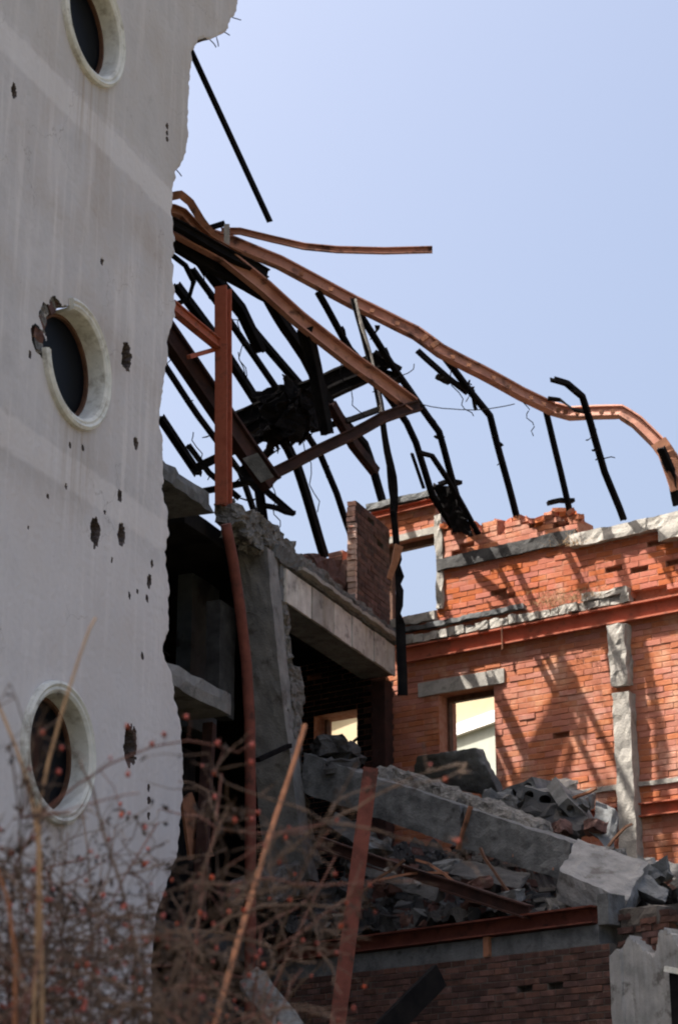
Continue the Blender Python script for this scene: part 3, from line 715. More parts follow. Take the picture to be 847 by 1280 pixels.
# ================================================================== LOWER BRICK WALL WITH STEEL BEAM
qb = D(745, 1154, 19.3); qa = hitz(447, 1191, qb.z)
LE = (Vector((qb.x, qb.y)) - Vector((qa.x, qa.y))); LLEN = LE.length; LE.normalize(); LN = Vector((LE.y, -LE.x))
if LN.y > 0: LN = -LN
LB = Vector((qb.x, qb.y))
def Lp_(u, z, o=0): q = LB + LE*u + LN*o; return Vector((q.x, q.y, z))
def Lh(x, y, o=0): return hit(x, y, LB + LN*o, LN)
def lu(q): return (Vector((q.x, q.y)) - LB).dot(LE)
LN3 = Vector((LN.x, LN.y, 0))
def lbox(name, m, parent, u0, u1, z0, z1, o0, o1, **k):
    return block(name, m, parent, Lp_(u0, z0, o0), Lp_(u1, z0, o0), Lp_(u1, z1, o0), Lp_(u0, z1, o0), LN3*(o1-o0), **k)
zb0 = qb.z; zb1 = Lh(742, 1131).z; zc0 = Lh(742, 1181).z; urt = lu(Lh(762, 1200)); ulf = lu(Lh(330, 1220))
print('lower wall', zb0, zb1, zc0, urt, ulf, qa, qb)
BH, BL = .064, .20
lw = empty('lower_brick_wall', Lp_(-1, 0), 'shaded brown brick wall under a rusty steel beam and concrete band', 'wall')
def lvis(c):
    x, y = proj(c); return 380 < x < 800 and y < 1290
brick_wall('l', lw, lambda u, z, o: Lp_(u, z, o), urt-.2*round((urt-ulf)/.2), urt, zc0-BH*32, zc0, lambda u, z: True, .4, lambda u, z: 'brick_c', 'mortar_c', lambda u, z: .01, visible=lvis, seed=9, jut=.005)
lbox('wall_foot', 'mortar_c', lw, ulf, urt, 0, zc0-BH*32-.003, -.02, -.4)
lbox('concrete_band', 'concrete', lw, ulf, lu(Lh(605, 1195)), zc0+.002, zb0-.01, -.02, -.4, n=(20, 2, 2), amp=.01)
lbox('concrete_band', 'concrete', lw, lu(Lh(612, 1195)), urt-.15, zc0+.002, zb0-.01, -.025, -.4, n=(14, 2, 2), amp=.01)
lbox('band_cleat', 'steel_rust', lw, lu(Lh(605, 1195))+.002, lu(Lh(612, 1195))-.002, zc0, zb0, .02, -.1)
bar('steel_beam', 'steel_dull', lw, [Lp_(ulf, (zb0+zb1)/2, -.03), Lp_(-.02, (zb0+zb1)/2, -.03)], C_prof(.16, zb1-zb0-.01))
lbox('beam_stop', 'concrete', lw, .0, .13, zb0-.02, zb1+.1, -.02, -.3, n=(2, 2, 4), amp=.02)
lbox('corner_core', 'mortar_c', lw, .16, .62, zc0-.3, zb1-.05, -.16, -.5, n=(6, 5, 8), amp=.06, freq=6)
rng = random.Random(44)
for k in range(9):
    for j in range(3):
        if rng.random() < .12: continue
        uu = .15 + j*.2 + (k % 2)*.09 + rng.uniform(-.02, .02); zz = zc0 - .3 + k*.066; o_ = -.09 - .05*rng.random() - .02*max(0, k-5)
        lbox('brick', 'brick_c', lw, uu, uu+.185, zz, zz+.056, o_, o_-.12, n=(3, 2, 2), amp=.014, freq=14, seed=k*7+j)
ZF = zb1 - .02
# floor behind it
fl = mesh_obj('floor_deck', [Lp_(ulf, ZF-.2, -.4), Lp_(urt+2.5, ZF-.2, -.4), Kp(5.2, ZF-.2, 0), Kp(-2.5, ZF-.2, 0), Lp_(ulf, ZF, -.4), Lp_(urt+2.5, ZF, -.4), Kp(5.2, ZF, 0), Kp(-2.5, ZF, 0)],
              [(0, 3, 2, 1), (4, 5, 6, 7), (0, 1, 5, 4), (1, 2, 6, 5), (2, 3, 7, 6), (3, 0, 4, 7)], 'concrete_dark', lw)
# broken plastered corner at the right
pc = empty('plaster_corner', Lp_(urt+.4, 0), 'broken white plastered wall corner with jagged top beside the lower brick wall', 'wall')
prof = [(763, 1193), (775, 1189), (779, 1182), (785, 1170), (790, 1176), (795, 1178), (801, 1186), (806, 1190), (812, 1192), (818, 1198), (820, 1180), (822, 1168), (828, 1162), (834, 1165), (840, 1172), (847, 1185), (858, 1184), (872, 1190)]
rng = random.Random(6); pr2 = []
for (xa, ya), (xb, yb) in zip(prof, prof[1:]):
    for k in range(5): pr2.append((xa+(xb-xa)*k/5, ya+(yb-ya)*k/5 + rng.uniform(-3.5, 2.5)))
prof = pr2 + [prof[-1]]
V = []; F = []; NZ = 30
for x, y in prof:
    a = Lh(x, y, .06); u_ = lu(a)
    for k in range(NZ+1):
        z_ = a.z*k/NZ; V.append(Lp_(u_ + .012*noise.noise(Vector((x, z_*9, 0))), z_, .06 + .012*noise.noise(Vector((x*.2, z_*3, 4))) + (.03 if x < 777 else 0)))
m_ = len(V); V += [v - LN3*.35 for v in V]
for i_ in range(len(prof)-1):
    for k in range(NZ):
        a = i_*(NZ+1)+k; F.append((a, a+NZ+1, a+NZ+2, a+1)); F.append((m_+a, m_+a+1, m_+a+NZ+2, m_+a+NZ+1))
    a = i_*(NZ+1)+NZ; F.append((a, a+NZ+1, m_+a+NZ+1, m_+a))
for i_ in (0, len(prof)-1):
    for k in range(NZ): a = i_*(NZ+1)+k; F.append((a, a+1, m_+a+1, m_+a))
fixn(mesh_obj('plaster_face', V, F, 'plaster_old', pc))
# window at the right end: near-black box, its inside shade put into colour
a = Lh(836, 1214, .12); b_ = Lh(850, 1280, .12)
lbox('window_opening', 'soot', pc, lu(a), lu(b_)+.5, b_.z-.3, a.z, .13, .05)
bar('window_trim', 'frame_white', pc, [Lp_(lu(a)-.02, a.z+.02, .15), Lp_(lu(b_)+.5, a.z-.12, .15)], B_prof(.05, .05))

# ================================================================== ROOF STEEL
rf = empty('roof_frame', Kp(1, 10), 'twisted burnt steel roof frame of rafters, ribs and post against the sky', 'roof frame')
def rib(foot, pts, w_=.06, h_=.075, m='black', foot_o=-.08, s=1):
    Fp = K(*foot, foot_o); P = Vector((Fp.x, Fp.y))
    L = [Fp] + [hit(x, y, P, E_) for x, y in pts]
    bar('rib', m, rf, L, I_prof(w_, h_, .3), up=E3, sub=4, wob=.012, seed=s)
    return L
r3 = rib((648, 657), [(630, 590), (612, 520), (584, 484), (550, 440)], s=1)
r1 = rib((587, 674), [(568, 610), (548, 540), (497, 467), (441, 380)], s=2)
r2 = rib((566, 660), [(540, 620), (520, 553), (508, 528), (470, 475), (437, 437), (397, 365)], s=3)
r5 = rib((478, 628), [(466, 585), (455, 555), (413, 509), (381, 489), (320, 417), (248, 326)], .075, .10, s=4)
r6 = rib((438, 668), [(421, 617), (401, 570), (345, 485), (290, 405), (240, 336)], s=5)
r7 = rib((406, 697), [(392, 650), (372, 585), (360, 560), (320, 501), (268, 420), (220, 356)], .105, .105, s=6)
r8 = rib((335, 690), [(318, 640), (300, 590), (248, 520), (205, 455)], .06, .075, s=7)
r4 = rib((712, 642), [(700, 590), (682, 515)], .05, .07, s=8)
r9 = rib((779, 650), [(755, 590), (738, 530), (727, 496), (708, 480), (690, 474)], s=9)
r0 = rib((846, 632), [(838, 590), (825, 560)], .07, .10, s=10)
# second thin ribs close behind
rib((600, 672), [(560, 600), (540, 570), (523, 565)], .05, .06, s=11)
bar('rib', 'black', rf, [D(522, 437, 24.0), D(560, 470, 24.1), D(585, 490, 24.2)], L_prof(.07, .09), sub=3, wob=.03)
bar('rib', 'black', rf, [D(200, 521, 23.0), D(248, 593, 24.2)], I_prof(.08, .1, .3), up=E3)
bar('rib', 'black', rf, [D(333, 368, 22.9), D(357, 409, 23.4), D(381, 445, 23.9), D(413, 509, 24.6)], I_prof(.11, .13, .3), up=E3, sub=3, wob=.04)
bar('rib', 'steel_brown', rf, [D(413, 505, 24.3), D(442, 556, 24.8), D(469, 590, 25.2)], I_prof(.12, .12, .3), up=E3, sub=3)
bar('rib', 'black', rf, [D(515, 566, 25.0), D(530, 610, 25.3)], L_prof(.05, .05))
# main top purlin, sagging to the right
mp = [D(214, 280, 22.7), D(288, 303, 22.95), D(349, 328, 23.15), D(441, 377, 23.45), D(520, 417, 23.6), D(550, 439, 23.62), D(600, 464, 23.8), D(650, 492, 24.05), D(690, 511, 24.25),
      D(712, 517, 24.2), D(740, 515, 24.05), D(775, 514, 23.9), D(795, 527, 23.85), D(818, 550, 23.8), D(838, 572, 23.75), D(862, 612, 23.7)]
bar('purlin', 'steel_pink', rf, mp, I_prof(.11, .165, .3), sub=4, wob=.012, seed=4, twist=.35)
bar('torn_flange', 'black', rf, [D(684, 498, 24.1), D(700, 500, 24.1), D(716, 512, 24.0), D(735, 516, 23.95)], B_prof(.1, .025), sub=3)
bar('torn_flange', 'steel_rust', rf, [D(822, 552, 23.72), D(832, 566, 23.7), D(842, 594, 23.7), D(848, 612, 23.7)], B_prof(.03, .22), sub=3)
# front rafter, nearly level, broken off
b0 = D(206, 279, 21.0); zb = b0.z
bpts = [D(x, y, 21.0 + (x-206)/310*1.8) for x, y in ((206, 279), (280, 319), (332, 361), (373, 398), (437, 449), (477, 478), (516, 507))]
bar('rafter', 'steel_pink', rf, bpts, C_prof(.10, .20), sub=4, wob=.006, seed=2)
print('rafter', bpts[0], bpts[-1])
bar('rafter_flange', 'black', rf, [p + Vector((.02, -.1, .10)) for p in (D(208, 290, 20.95), D(276, 327, 21.45), D(332, 357, 21.9))], I_prof(.10, .12), sub=4, wob=.03)
bar('rafter_flange', 'black', rf, [D(208, 297, 21.2), D(270, 336, 21.6), D(345, 376, 22.1)], I_prof(.10, .14), sub=4, wob=.03, seed=7)
# inclined girder and the cross member that links it with the rafter
gend = D(340, 606, 22.2)
bar('girder', 'steel_brown', rf, [D(203, 408, 21.1), D(240, 462, 21.4), D(272, 509, 21.65), D(308, 562, 21.95), gend], I_prof(.16, .25, .3), sub=3)
block('end_plate', 'concrete', rf, D(326, 603, 22.0), D(342, 596, 22.0), D(322, 566, 21.85), D(303, 573, 21.85), Vector((0, .02, 0)))
bar('cross_member', 'steel_brown', rf, [D(326, 599, 22.3), D(395, 565, 22.45), D(477, 522, 22.65), bpts[-1] + Vector((.08, 0, .0))], I_prof(.11, .13, .3), sub=4, wob=.02)
bar('brace', 'black', rf, [D(381, 410, 22.1), D(393, 460, 22.35), D(409, 543, 22.55)], I_prof(.14, .16, .35), up=E3, sub=3, taper=.8)
bar('brace', 'black', rf, [D(262, 340, 22.0), D(300, 385, 22.5), D(326, 440, 22.9)], I_prof(.10, .13, .3), up=E3, sub=3)
# red post with braces
bar('post', 'steel_red', rf, [W(279, 360, .2), W(279, 500, .2), W(279.5, 632, .2)], I_prof(.155, .15, .3), up=A3, sub=4, wob=.008)
bar('brace', 'steel_red', rf, [W(214, 382, .25), W(245, 408, .25), W(277, 434, .25)], I_prof(.10, .13, .4))
bar('brace', 'steel_red', rf, [W(236, 446, .3), W(268, 437, .3)], B_prof(.05, .05))
# cross purlins behind, burnt
bar('cross_purlin', 'black', rf, [D(296, 527, 25.0), D(360, 497, 24.8), D(425, 470, 24.6), D(488, 446, 24.4)], I_prof(.16, .24, .4), sub=4, wob=.05)
bar('cross_purlin', 'black', rf, [D(300, 545, 24.9), D(390, 505, 24.6), D(468, 466, 24.5), D(498, 474, 24.5)], I_prof(.12, .14, .4), sub=4, wob=.05, seed=4)
bar('cross_purlin', 'black', rf, [D(240, 588, 24.0), D(290, 565, 24.3), D(330, 545, 24.6)], I_prof(.09, .11, .4), sub=3, wob=.03)
bar('cross_purlin', 'black', rf, [D(255, 613, 24.2), D(315, 602, 24.5), D(365, 640, 24.6)], L_prof(.09, .09), sub=3, wob=.05)
bar('cross_purlin', 'black', rf, [D(300, 585, 24.2), D(322, 612, 24.2), D(330, 660, 24.2), D(336, 690, 24.2)], I_prof(.12, .12, .4), sub=3, wob=.03)
bar('cross_purlin', 'black', rf, [D(388, 538, 24.7), D(440, 524, 24.5), D(478, 510, 24.4)], B_prof(.06, .07), sub=2)
bar('cross_purlin', 'black', rf, [D(236, 555, 24.0), D(262, 590, 24.1), D(300, 622, 24.2)], L_prof(.08, .08), sub=2)
for k, (x0, y0, x1, y1, Y) in enumerate([(330, 632, 368, 642, 23.9), (468, 440, 500, 462, 24.3), (476, 470, 497, 478, 24.3), (545, 470, 562, 478, 24.0), (548, 606, 575, 604, 25.4), (684, 629, 716, 626, 24.7), (300, 600, 340, 607, 23.6)]):
    bar('gusset', 'black', rf, [D(x0, y0, Y), D((x0+x1)/2, (y0+y1)/2 - 2, Y), D(x1, y1, Y+.1)], B_prof(.09, .05), sub=2, wob=.04, seed=k)
# scraps: wires, torn plates, bolts along the burnt members
rng = random.Random(91)
allr = [r1, r2, r3, r5, r6, r7, r8, r9]
for k in range(34):
    L_ = rng.choice(allr); i_ = rng.randrange(1, len(L_)-1); p = L_[i_].lerp(L_[i_+1], rng.random())
    d_ = Vector((rng.gauss(0, 1), rng.gauss(0, .6), rng.gauss(-.3, .8))).normalized()*rng.uniform(.07, .22)
    bar('torn_plate', 'black', rf, [p - d_*.4, p + d_*.2 + Vector((0, 0, -.02)), p + d_], B_prof(rng.uniform(.02, .09), .012), sub=3, wob=.05, seed=k, taper=rng.uniform(.3, 1))
for k, (x0, y0, Y0, x1, y1, Y1, sag) in enumerate([(245, 330, 22.0, 300, 400, 23.0, .2), (300, 380, 23, 303, 470, 23.2, .0), (268, 372, 22.5, 330, 440, 23.5, .15), (465, 490, 23.3, 520, 455, 24.2, .05), (380, 545, 24, 400, 640, 24.5, .15), (340, 600, 22.4, 352, 668, 22.8, .1), (505, 500, 23.2, 640, 505, 24.4, .12), (420, 440, 23.6, 452, 520, 23.8, .1), (560, 460, 23.7, 590, 520, 24.2, .1), (240, 540, 22.5, 262, 600, 23.0, .05), (300, 440, 23.0, 318, 520, 23.4, .0), (655, 500, 24.1, 668, 545, 24.1, .0)]):
    a = D(x0, y0, Y0); b_ = D(x1, y1, Y1)
    bar('wire', 'black', rf, [a.lerp(b_, i_/8) + Vector((.04*math.sin(i_*1.7+k), 0, -sag*4*(i_/8)*(1-i_/8))) for i_ in range(9)], O_prof(.007, 5), sub=2, wob=.02, seed=k)
for i_ in range(2, 11):
    for s_ in (0.3, .7):
        p = mp[i_].lerp(mp[min(i_+1, 15)], s_)
        bar('bolt_plate', 'steel_rust', rf, [p + Vector((-.03, -.07, -.02)), p + Vector((.03, -.075, -.035))], B_prof(.02, .05))
# curled flange ends at the facade
bar('curled_flange', 'steel_rust', rf, [D(212, 246, 21.6), D(226, 243, 21.6), D(238, 253, 21.7), D(252, 276, 21.8), D(268, 297, 21.9), D(282, 316, 22.0)], B_prof(.10, .03), sub=4, up=Vector((0, 1, .3)))
bar('curled_flange', 'steel_rust', rf, [D(212, 262, 21.3), D(228, 268, 21.4), D(246, 286, 21.5), D(262, 300, 21.6), D(300, 322, 21.8)], C_prof(.09, .12), sub=4, wob=.03)
bar('curled_flange', 'black', rf, [D(214, 318, 21.6), D(232, 332, 21.7), D(242, 352, 21.8), D(236, 374, 21.8), D(220, 380, 21.8)], B_prof(.06, .04), sub=4)
bar('cleat', 'concrete_light', rf, [D(283.5, 281, 22.0), D(283.5, 309, 22.0)], B_prof(.05, .07))
bar('cleat', 'black', rf, [D(262, 285, 22.2), D(281, 279, 22.2)], B_prof(.05, .06))
for x, y in ((349, 328), (530, 424), (543, 432)):
    bar('cleat', 'steel_rust', rf, [D(x-4, y+2, 23.35), D(x+4, y-4, 23.35)], B_prof(.06, .06))

# loose pieces of steel hanging in the frame
o = bar('hanging_bar', 'black', None, [D(236, 54, 20.2), D(338.5, 276, 20.6)], L_prof(.075, .075), sub=2)
tag(o, 'straight black steel bar sticking out from the facade edge into the sky', 'steel bar')
o = bar('bent_strip', 'steel_pink', None, [D(276, 289, 22.8), D(300, 289, 22.75), D(341, 299, 22.7), D(380, 308, 22.65), D(421, 312, 22.6), D(480, 313.5, 22.55), D(540, 312, 22.5)], C_prof(.05, .085), sub=4)
tag(o, 'slightly bent faded red steel channel pointing out over the roof frame', 'steel bar')
o = bar('hanging_rail', 'black', None, [D(441, 372, 23.3), D(455, 418, 23.3), D(469, 470, 23.32), D(478, 515, 23.35), D(488, 580, 23.4), D(494, 640, 23.4), D(499, 700, 23.45), D(500, 780, 23.5), D(503, 868, 23.5)], L_prof(.06, .075), sub=4, wob=.02, taper=1.7)
tag(o, 'long thin dark rail dangling from the roof frame past the upper window', 'steel rail')
o = bar('hanging_splinter', 'wood_tan', None, [D(498, 682, 23.4), D(494, 700, 23.38), D(486, 724, 23.35)], B_prof(.05, .11), sub=2, taper=.6)
tag(o, 'short brown splinter hanging on the rail in the window', 'splinter')
o = bar('rib_slat', 'concrete_light', None, [D(444, 374, 23.25), D(452, 405, 23.25), D(463, 440, 23.3), D(472, 480, 23.3), D(476, 515, 23.3)], B_prof(.045, .03), sub=3, wob=.02)
tag(o, 'pale splintered slat clinging to the top of the dangling rail', 'slat')

# burnt sheet metal tangle caught in the middle of the frame
def crumple(name, centre, size, n, m, label, cat, seed, sz=(.12, .3)):
    rng = random.Random(seed); mb = MB()
    for k in range(n):
        c = centre + Vector((rng.gauss(0, size[0]), rng.gauss(0, size[1]), rng.gauss(0, size[2])))
        ax = Vector((rng.gauss(0, 1), rng.gauss(0, 1), rng.gauss(0, 1))).normalized(); bx = ax.orthogonal().normalized(); nx_ = ax.cross(bx)
        a, b_ = rng.uniform(*sz), rng.uniform(*sz)*.7; th = .006
        h = [c + ax*sx*a + bx*sy*b_ + nx_*sz_*th for sz_ in (-1, 1) for sx, sy in ((-1, -1), (1, -1), (1, 1), (-1, 1))]
        mb.add(*hexa(h, (7, 7, 1), .16, 4.5, k+seed))
    o = fixn(mb.build(name, m)); tag(o, label, cat); return o
crumple('burnt_sheeting', D(352, 527, 23.8), (.20, .15, .22), 26, 'black', 'black crumpled mass of burnt roof sheeting caught between the ribs', 'sheeting', 1)
v, f = hexa([K(x, y, .15) + N3*d_ for d_ in (0,) for x, y in ()] or [K(566, 664, .12), K(592, 672, .12), K(592, 672, .09), K(566, 664, .09), K(543, 602, .4), K(566, 612, .4), K(566, 612, .37), K(543, 602, .37)], (8, 1, 14), .12, 4, 3)
o = fixn(mesh_obj('charred_board', v, f, 'black')); tag(o, 'charred crumpled board leaning at the feet of two ribs on the wall', 'board')

# ================================================================== FALLEN PIECES AND RUBBLE
# rubble heap on the floor
def heap_h(u, d):            # u along brick wall, d = metres from it
    base_ = max(0, 1.7 - d*.42)*min(1, max(.15, (u+2.0)/2.2))*(1 if u < 2.3 else max(.45, 1-(u-2.3)*.9))
    p = Vector((u*1.3, d*1.3, 0))
    h = base_ + .28*noise.noise(p*1.2) + .16*noise.noise(p*3) + .08*noise.noise(p*8) + .04*noise.noise(p*18)
    return ZF + max(.005, h)
V = []; F = []; NU, NDp = 190, 130
lim = 6.2
for i in range(NU+1):
    u = -2.4 + 7.4*i/NU
    # reach from brick wall to the lower wall
    p1 = Kp(u, 0); k = (LB - Vector((p1.x, p1.y))).dot(LN)/N_.dot(LN) if abs(N_.dot(LN)) > 1e-4 else 5
    reach = max(.6, min(lim, k - .12))
    for j in range(NDp+1):
        d_ = .01 + (reach-.01)*j/NDp; q = Kp(u, 0, d_)
        V.append(Vector((q.x, q.y, heap_h(u, d_))))
for i in range(NU):
    for j in range(NDp):
        a = i*(NDp+1)+j; F.append((a, a+1, a+NDp+2, a+NDp+1))
hp = mesh_obj('rubble_heap', V, F, 'concrete_dark'); fixn(hp)
tag(hp, 'dark heap of dust and fine rubble piled on the upper floor', 'rubble', kind='stuff')
# bits in the heap
rng = random.Random(21); mbs = {'concrete': MB(), 'concrete_raw': MB(), 'brick_c': MB(), 'concrete_dark': MB()}
for k in range(2600):
    u = rng.uniform(-2.2, 4.9); p1 = Kp(u, 0); kk = (LB - Vector((p1.x, p1.y))).dot(LN)/N_.dot(LN)
    d_ = rng.uniform(.1, max(.5, min(lim, kk-.2))); q = Kp(u, 0, d_); s_ = .012 + .07*rng.random()**2.2
    c = Vector((q.x, q.y, heap_h(u, d_) + s_*.4))
    rm = Matrix.Rotation(rng.uniform(0, 6), 3, 'Z') @ Matrix.Rotation(rng.uniform(-1, 1), 3, 'X')
    h = [c + rm @ Vector((sx*s_*1.3, sy*s_*.9, sz_*s_*.7)) for sz_ in (-1, 1) for sx, sy in ((-1, -1), (1, -1), (1, 1), (-1, 1))]
    mbs[rng.choice(('concrete', 'concrete_raw', 'brick_c', 'brick_c', 'concrete_dark', 'concrete_dark', 'concrete_dark'))].add(*hexa(h, (1, 1, 1), s_*.8, 12, k))
for m_, mb in mbs.items():
    o = mb.build('rubble_bits', m_, hp); o['kind'] = 'stuff'
# fallen concrete beam
fb = empty('fallen_beam', D(550, 1080, 21.6), 'long cracked concrete beam fallen slantwise across the rubble', 'beam')
def fbq(x0, x1, name, m, seed, top, bot, Yf, n=(14, 4, 5), amp=.02):
    def li(P, x):
        for (a, b_), (c, d_) in zip(P, P[1:]):
            if a <= x <= c: return b_ + (d_-b_)*(x-a)/(c-a)
        return P[-1][1]
    tl = D(x0, li(top, x0), Yf(x0)); tr = D(x1, li(top, x1), Yf(x1)); bl = D(x0, li(bot, x0), Yf(x0)); br = D(x1, li(bot, x1), Yf(x1))
    back = Vector((.25, .42, .05))
    return block(name, m, fb, bl, br, tr, tl, back, n=n, amp=amp, freq=6, seed=seed, edge=.03)
top = [(376, 940), (481, 978), (601, 1014), (716, 1054)]; bot = [(376, 990), (467, 1025), (581, 1061), (700, 1104)]
Yf = lambda x: 23.1 - (x-376)/340*2.6
fbq(378, 575, 'beam_half', 'concrete', 1, top, bot, Yf, n=(24, 5, 6), amp=.025)
fbq(577, 712, 'beam_half', 'concrete', 2, top, bot, Yf, n=(18, 5, 6), amp=.025)
bar('strap', 'steel_rust', fb, [D(588, 1008, Yf(588)-.03), D(572, 1062, Yf(572)-.03)], B_prof(.07, .02))
for x in (430, 520, 640, 690):
    bar('rebar', 'steel_rust', fb, [D(x, 1000+(x-430)*.33, Yf(x)-.02), D(x+26, 1007+(x-430)*.33, Yf(x)-.02)], B_prof(.012, .03), sub=2)
block('ledge', 'concrete_raw', fb, D(470, 976, 22.6), D(672, 1042, 21.05), D(668, 1024, 21.2), D(474, 955, 22.75), Vector((.2, .35, .03)), n=(40, 5, 4), amp=.10, freq=6, seed=3)
# squared slab end lying on the beam's tip
def piece(name, pts, Ys, back, m, label, cat, n=(10, 5, 4), amp=.03, freq=6, seed=0, edge=.04, group=None):
    P = [D(x, y, Y) for (x, y), Y in zip(pts, Ys)]
    v, f = quadbox(P[0], P[1], P[2], P[3], back, n=n, amp=amp, freq=freq, seed=seed, edge=edge)
    o = fixn(mesh_obj(name, v, f, m)); tag(o, label, cat, group); return o
piece('concrete_block', [(697, 1088), (783, 1126), (812, 1078), (722, 1048)], [20.0, 19.6, 20.3, 20.7], Vector((-.03, .10, -.28)), 'concrete_mid', 'pale squared concrete block tipped over the end of the fallen beam', 'block', n=(14, 4, 10), amp=.03)
piece('concrete_block', [(790, 1108), (832, 1128), (836, 1112), (806, 1092)], [20.0, 19.9, 20.1, 20.2], Vector((0, .3, -.05)), 'concrete', 'small grey concrete sliver beside the tipped block', 'block', amp=.03)
piece('leaning_slab', [(512, 978), (626, 996), (594, 934), (521, 944)], [23.75, 23.5, 23.2, 23.3], Vector((.10, .16, .01)), 'concrete', 'broken concrete slab leaning upright behind the fallen beam', 'slab', n=(20, 4, 14), amp=.022, edge=.05)
# hollow-core slab fragments
def hollow(name, c, ax, up_, width, h, length, nh, label, m='concrete'):
    side = ax.cross(up_).normalized(); up_ = side.cross(ax).normalized(); mb = MB(); r = h*.32
    for k in range(nh):
        cx = c + side*(width*((k+.5)/nh-.5)); hw_ = width/nh/2; n_ = 16
        ring_o = []; ring_i = []
        for i in range(n_):
            a = 2*math.pi*i/n_ + math.pi/4; ca, sa = math.cos(a), math.sin(a); s_ = 1/max(abs(ca), abs(sa))
            ring_o.append(cx + side*(ca*s_*hw_) + up_*(sa*s_*h/2)); ring_i.append(cx + side*ca*r + up_*sa*r)
        V = ring_o + ring_i + [p + ax*length for p in ring_o] + [p + ax*length for p in ring_i]
        V = [v + noise.noise_vector(v*5)*.03 for v in V]
        Fs = []
        for i in range(n_):
            j = (i+1) % n_
            Fs += [(i, j, n_+j, n_+i), (2*n_+i, 3*n_+i, 3*n_+j, 2*n_+j), (i, 2*n_+i, 2*n_+j, j), (n_+i, n_+j, 3*n_+j, 3*n_+i)]
        mb.add(V, Fs)
    o = fixn(mb.build(name, m)); tag(o, label, 'slab', 'hollow floor slab fragments'); return o
hollow('hollow_slab', D(690, 1000, 22.6), Vector((.25, .9, .25)), UP + Vector((.25, 0, 0)), .75, .19, .9, 4, 'broken hollow-core floor slab with round holes on top of the heap')
hollow('hollow_slab', D(640, 992, 22.9), Vector((.5, .8, .1)), UP + Vector((-.35, 0, 0)), .6, .16, .8, 3, 'tilted hollow-core slab fragment between leaning slab and heap top')
hollow('hollow_slab', D(722, 1020, 22.2), Vector((-.1, .8, .5)), UP + Vector((.8, 0, 0)), .5, .15, .7, 2, 'short hollow-core slab fragment beside the concrete pier')
rng = random.Random(33)
CHUNK = ['jagged lump wedged against the hollow slab ends', 'jagged sooty lump under the hollow slabs', 'jagged grey lump between two hollow slabs', 'jagged brown brick lump near the pier foot', 'jagged brown brick lump above the tipped pale block', 'jagged grey lump on the heap crest by the brick wall', 'jagged grey lump right of the leaning slab', 'jagged rough lump between tipped block and pier', 'jagged grey lump on top of the hollow slab', 'jagged pale lump on the heap crest', 'jagged grey lump under the fallen beam beside the leaning channel', 'jagged pale small lump below the middle of the fallen beam', 'jagged grey lump below the strap of the fallen beam', 'jagged small grey lump on the rusty girder', 'jagged sooty lump under the left end of the fallen beam', 'jagged small brown brick lump by the girder end', 'jagged small grey lump near the steel beam edge', 'jagged pale lump behind the tipped block', 'jagged grey lump behind the concrete sliver', 'jagged sooty lump in front of the small window', 'jagged sooty lump beside the concrete column', 'jagged sooty lump under the window bar']
for k, (x, y, Y, s_, m_) in enumerate([(640, 1012, 22.3, .16, 'concrete_raw'), (665, 1020, 22.2, .18, 'concrete_dark'), (712, 1008, 22.4, .13, 'concrete'), (742, 1034, 21.9, .09, 'brick_c'), (700, 1036, 21.7, .10, 'brick_c'), (725, 1004, 22.9, .10, 'concrete'),
     (620, 1000, 22.6, .14, 'concrete'), (760, 1070, 21.2, .12, 'concrete_raw'), (660, 990, 23.2, .15, 'concrete'), (705, 985, 23.4, .12, 'concrete_light'), (470, 1060, 21.8, .13, 'concrete'), (500, 1092, 21.2, .10, 'concrete_light'), (560, 1085, 21.3, .12, 'concrete'),
     (520, 1110, 20.9, .10, 'concrete'), (450, 1075, 22.0, .14, 'concrete_dark'), (600, 1105, 20.6, .10, 'brick_c'), (640, 1120, 20.2, .09, 'concrete'), (800, 1082, 20.9, .10, 'concrete_light'), (820, 1090, 20.9, .14, 'concrete'), (425, 960, 22.9, .16, 'concrete_dark'), (410, 935, 23.2, .17, 'concrete_dark'), (436, 945, 23.3, .14, 'concrete_dark')]):
    c = D(x, y, Y); rm = Matrix.Rotation(rng.uniform(0, 6), 3, 'Z') @ Matrix.Rotation(rng.uniform(-.6, .6), 3, 'X')
    h = [c + rm @ Vector((sx*s_*1.2, sy*s_*.9, sz_*s_*.6)) for sz_ in (-1, 1) for sx, sy in ((-1, -1), (1, -1), (1, 1), (-1, 1))]
    v, f = hexa(h, (4, 4, 4), s_*.7, 7, k+40)
    o = fixn(mesh_obj('rubble_chunk', v, f, m_)); tag(o, CHUNK[k], 'rubble', 'loose rubble lumps')
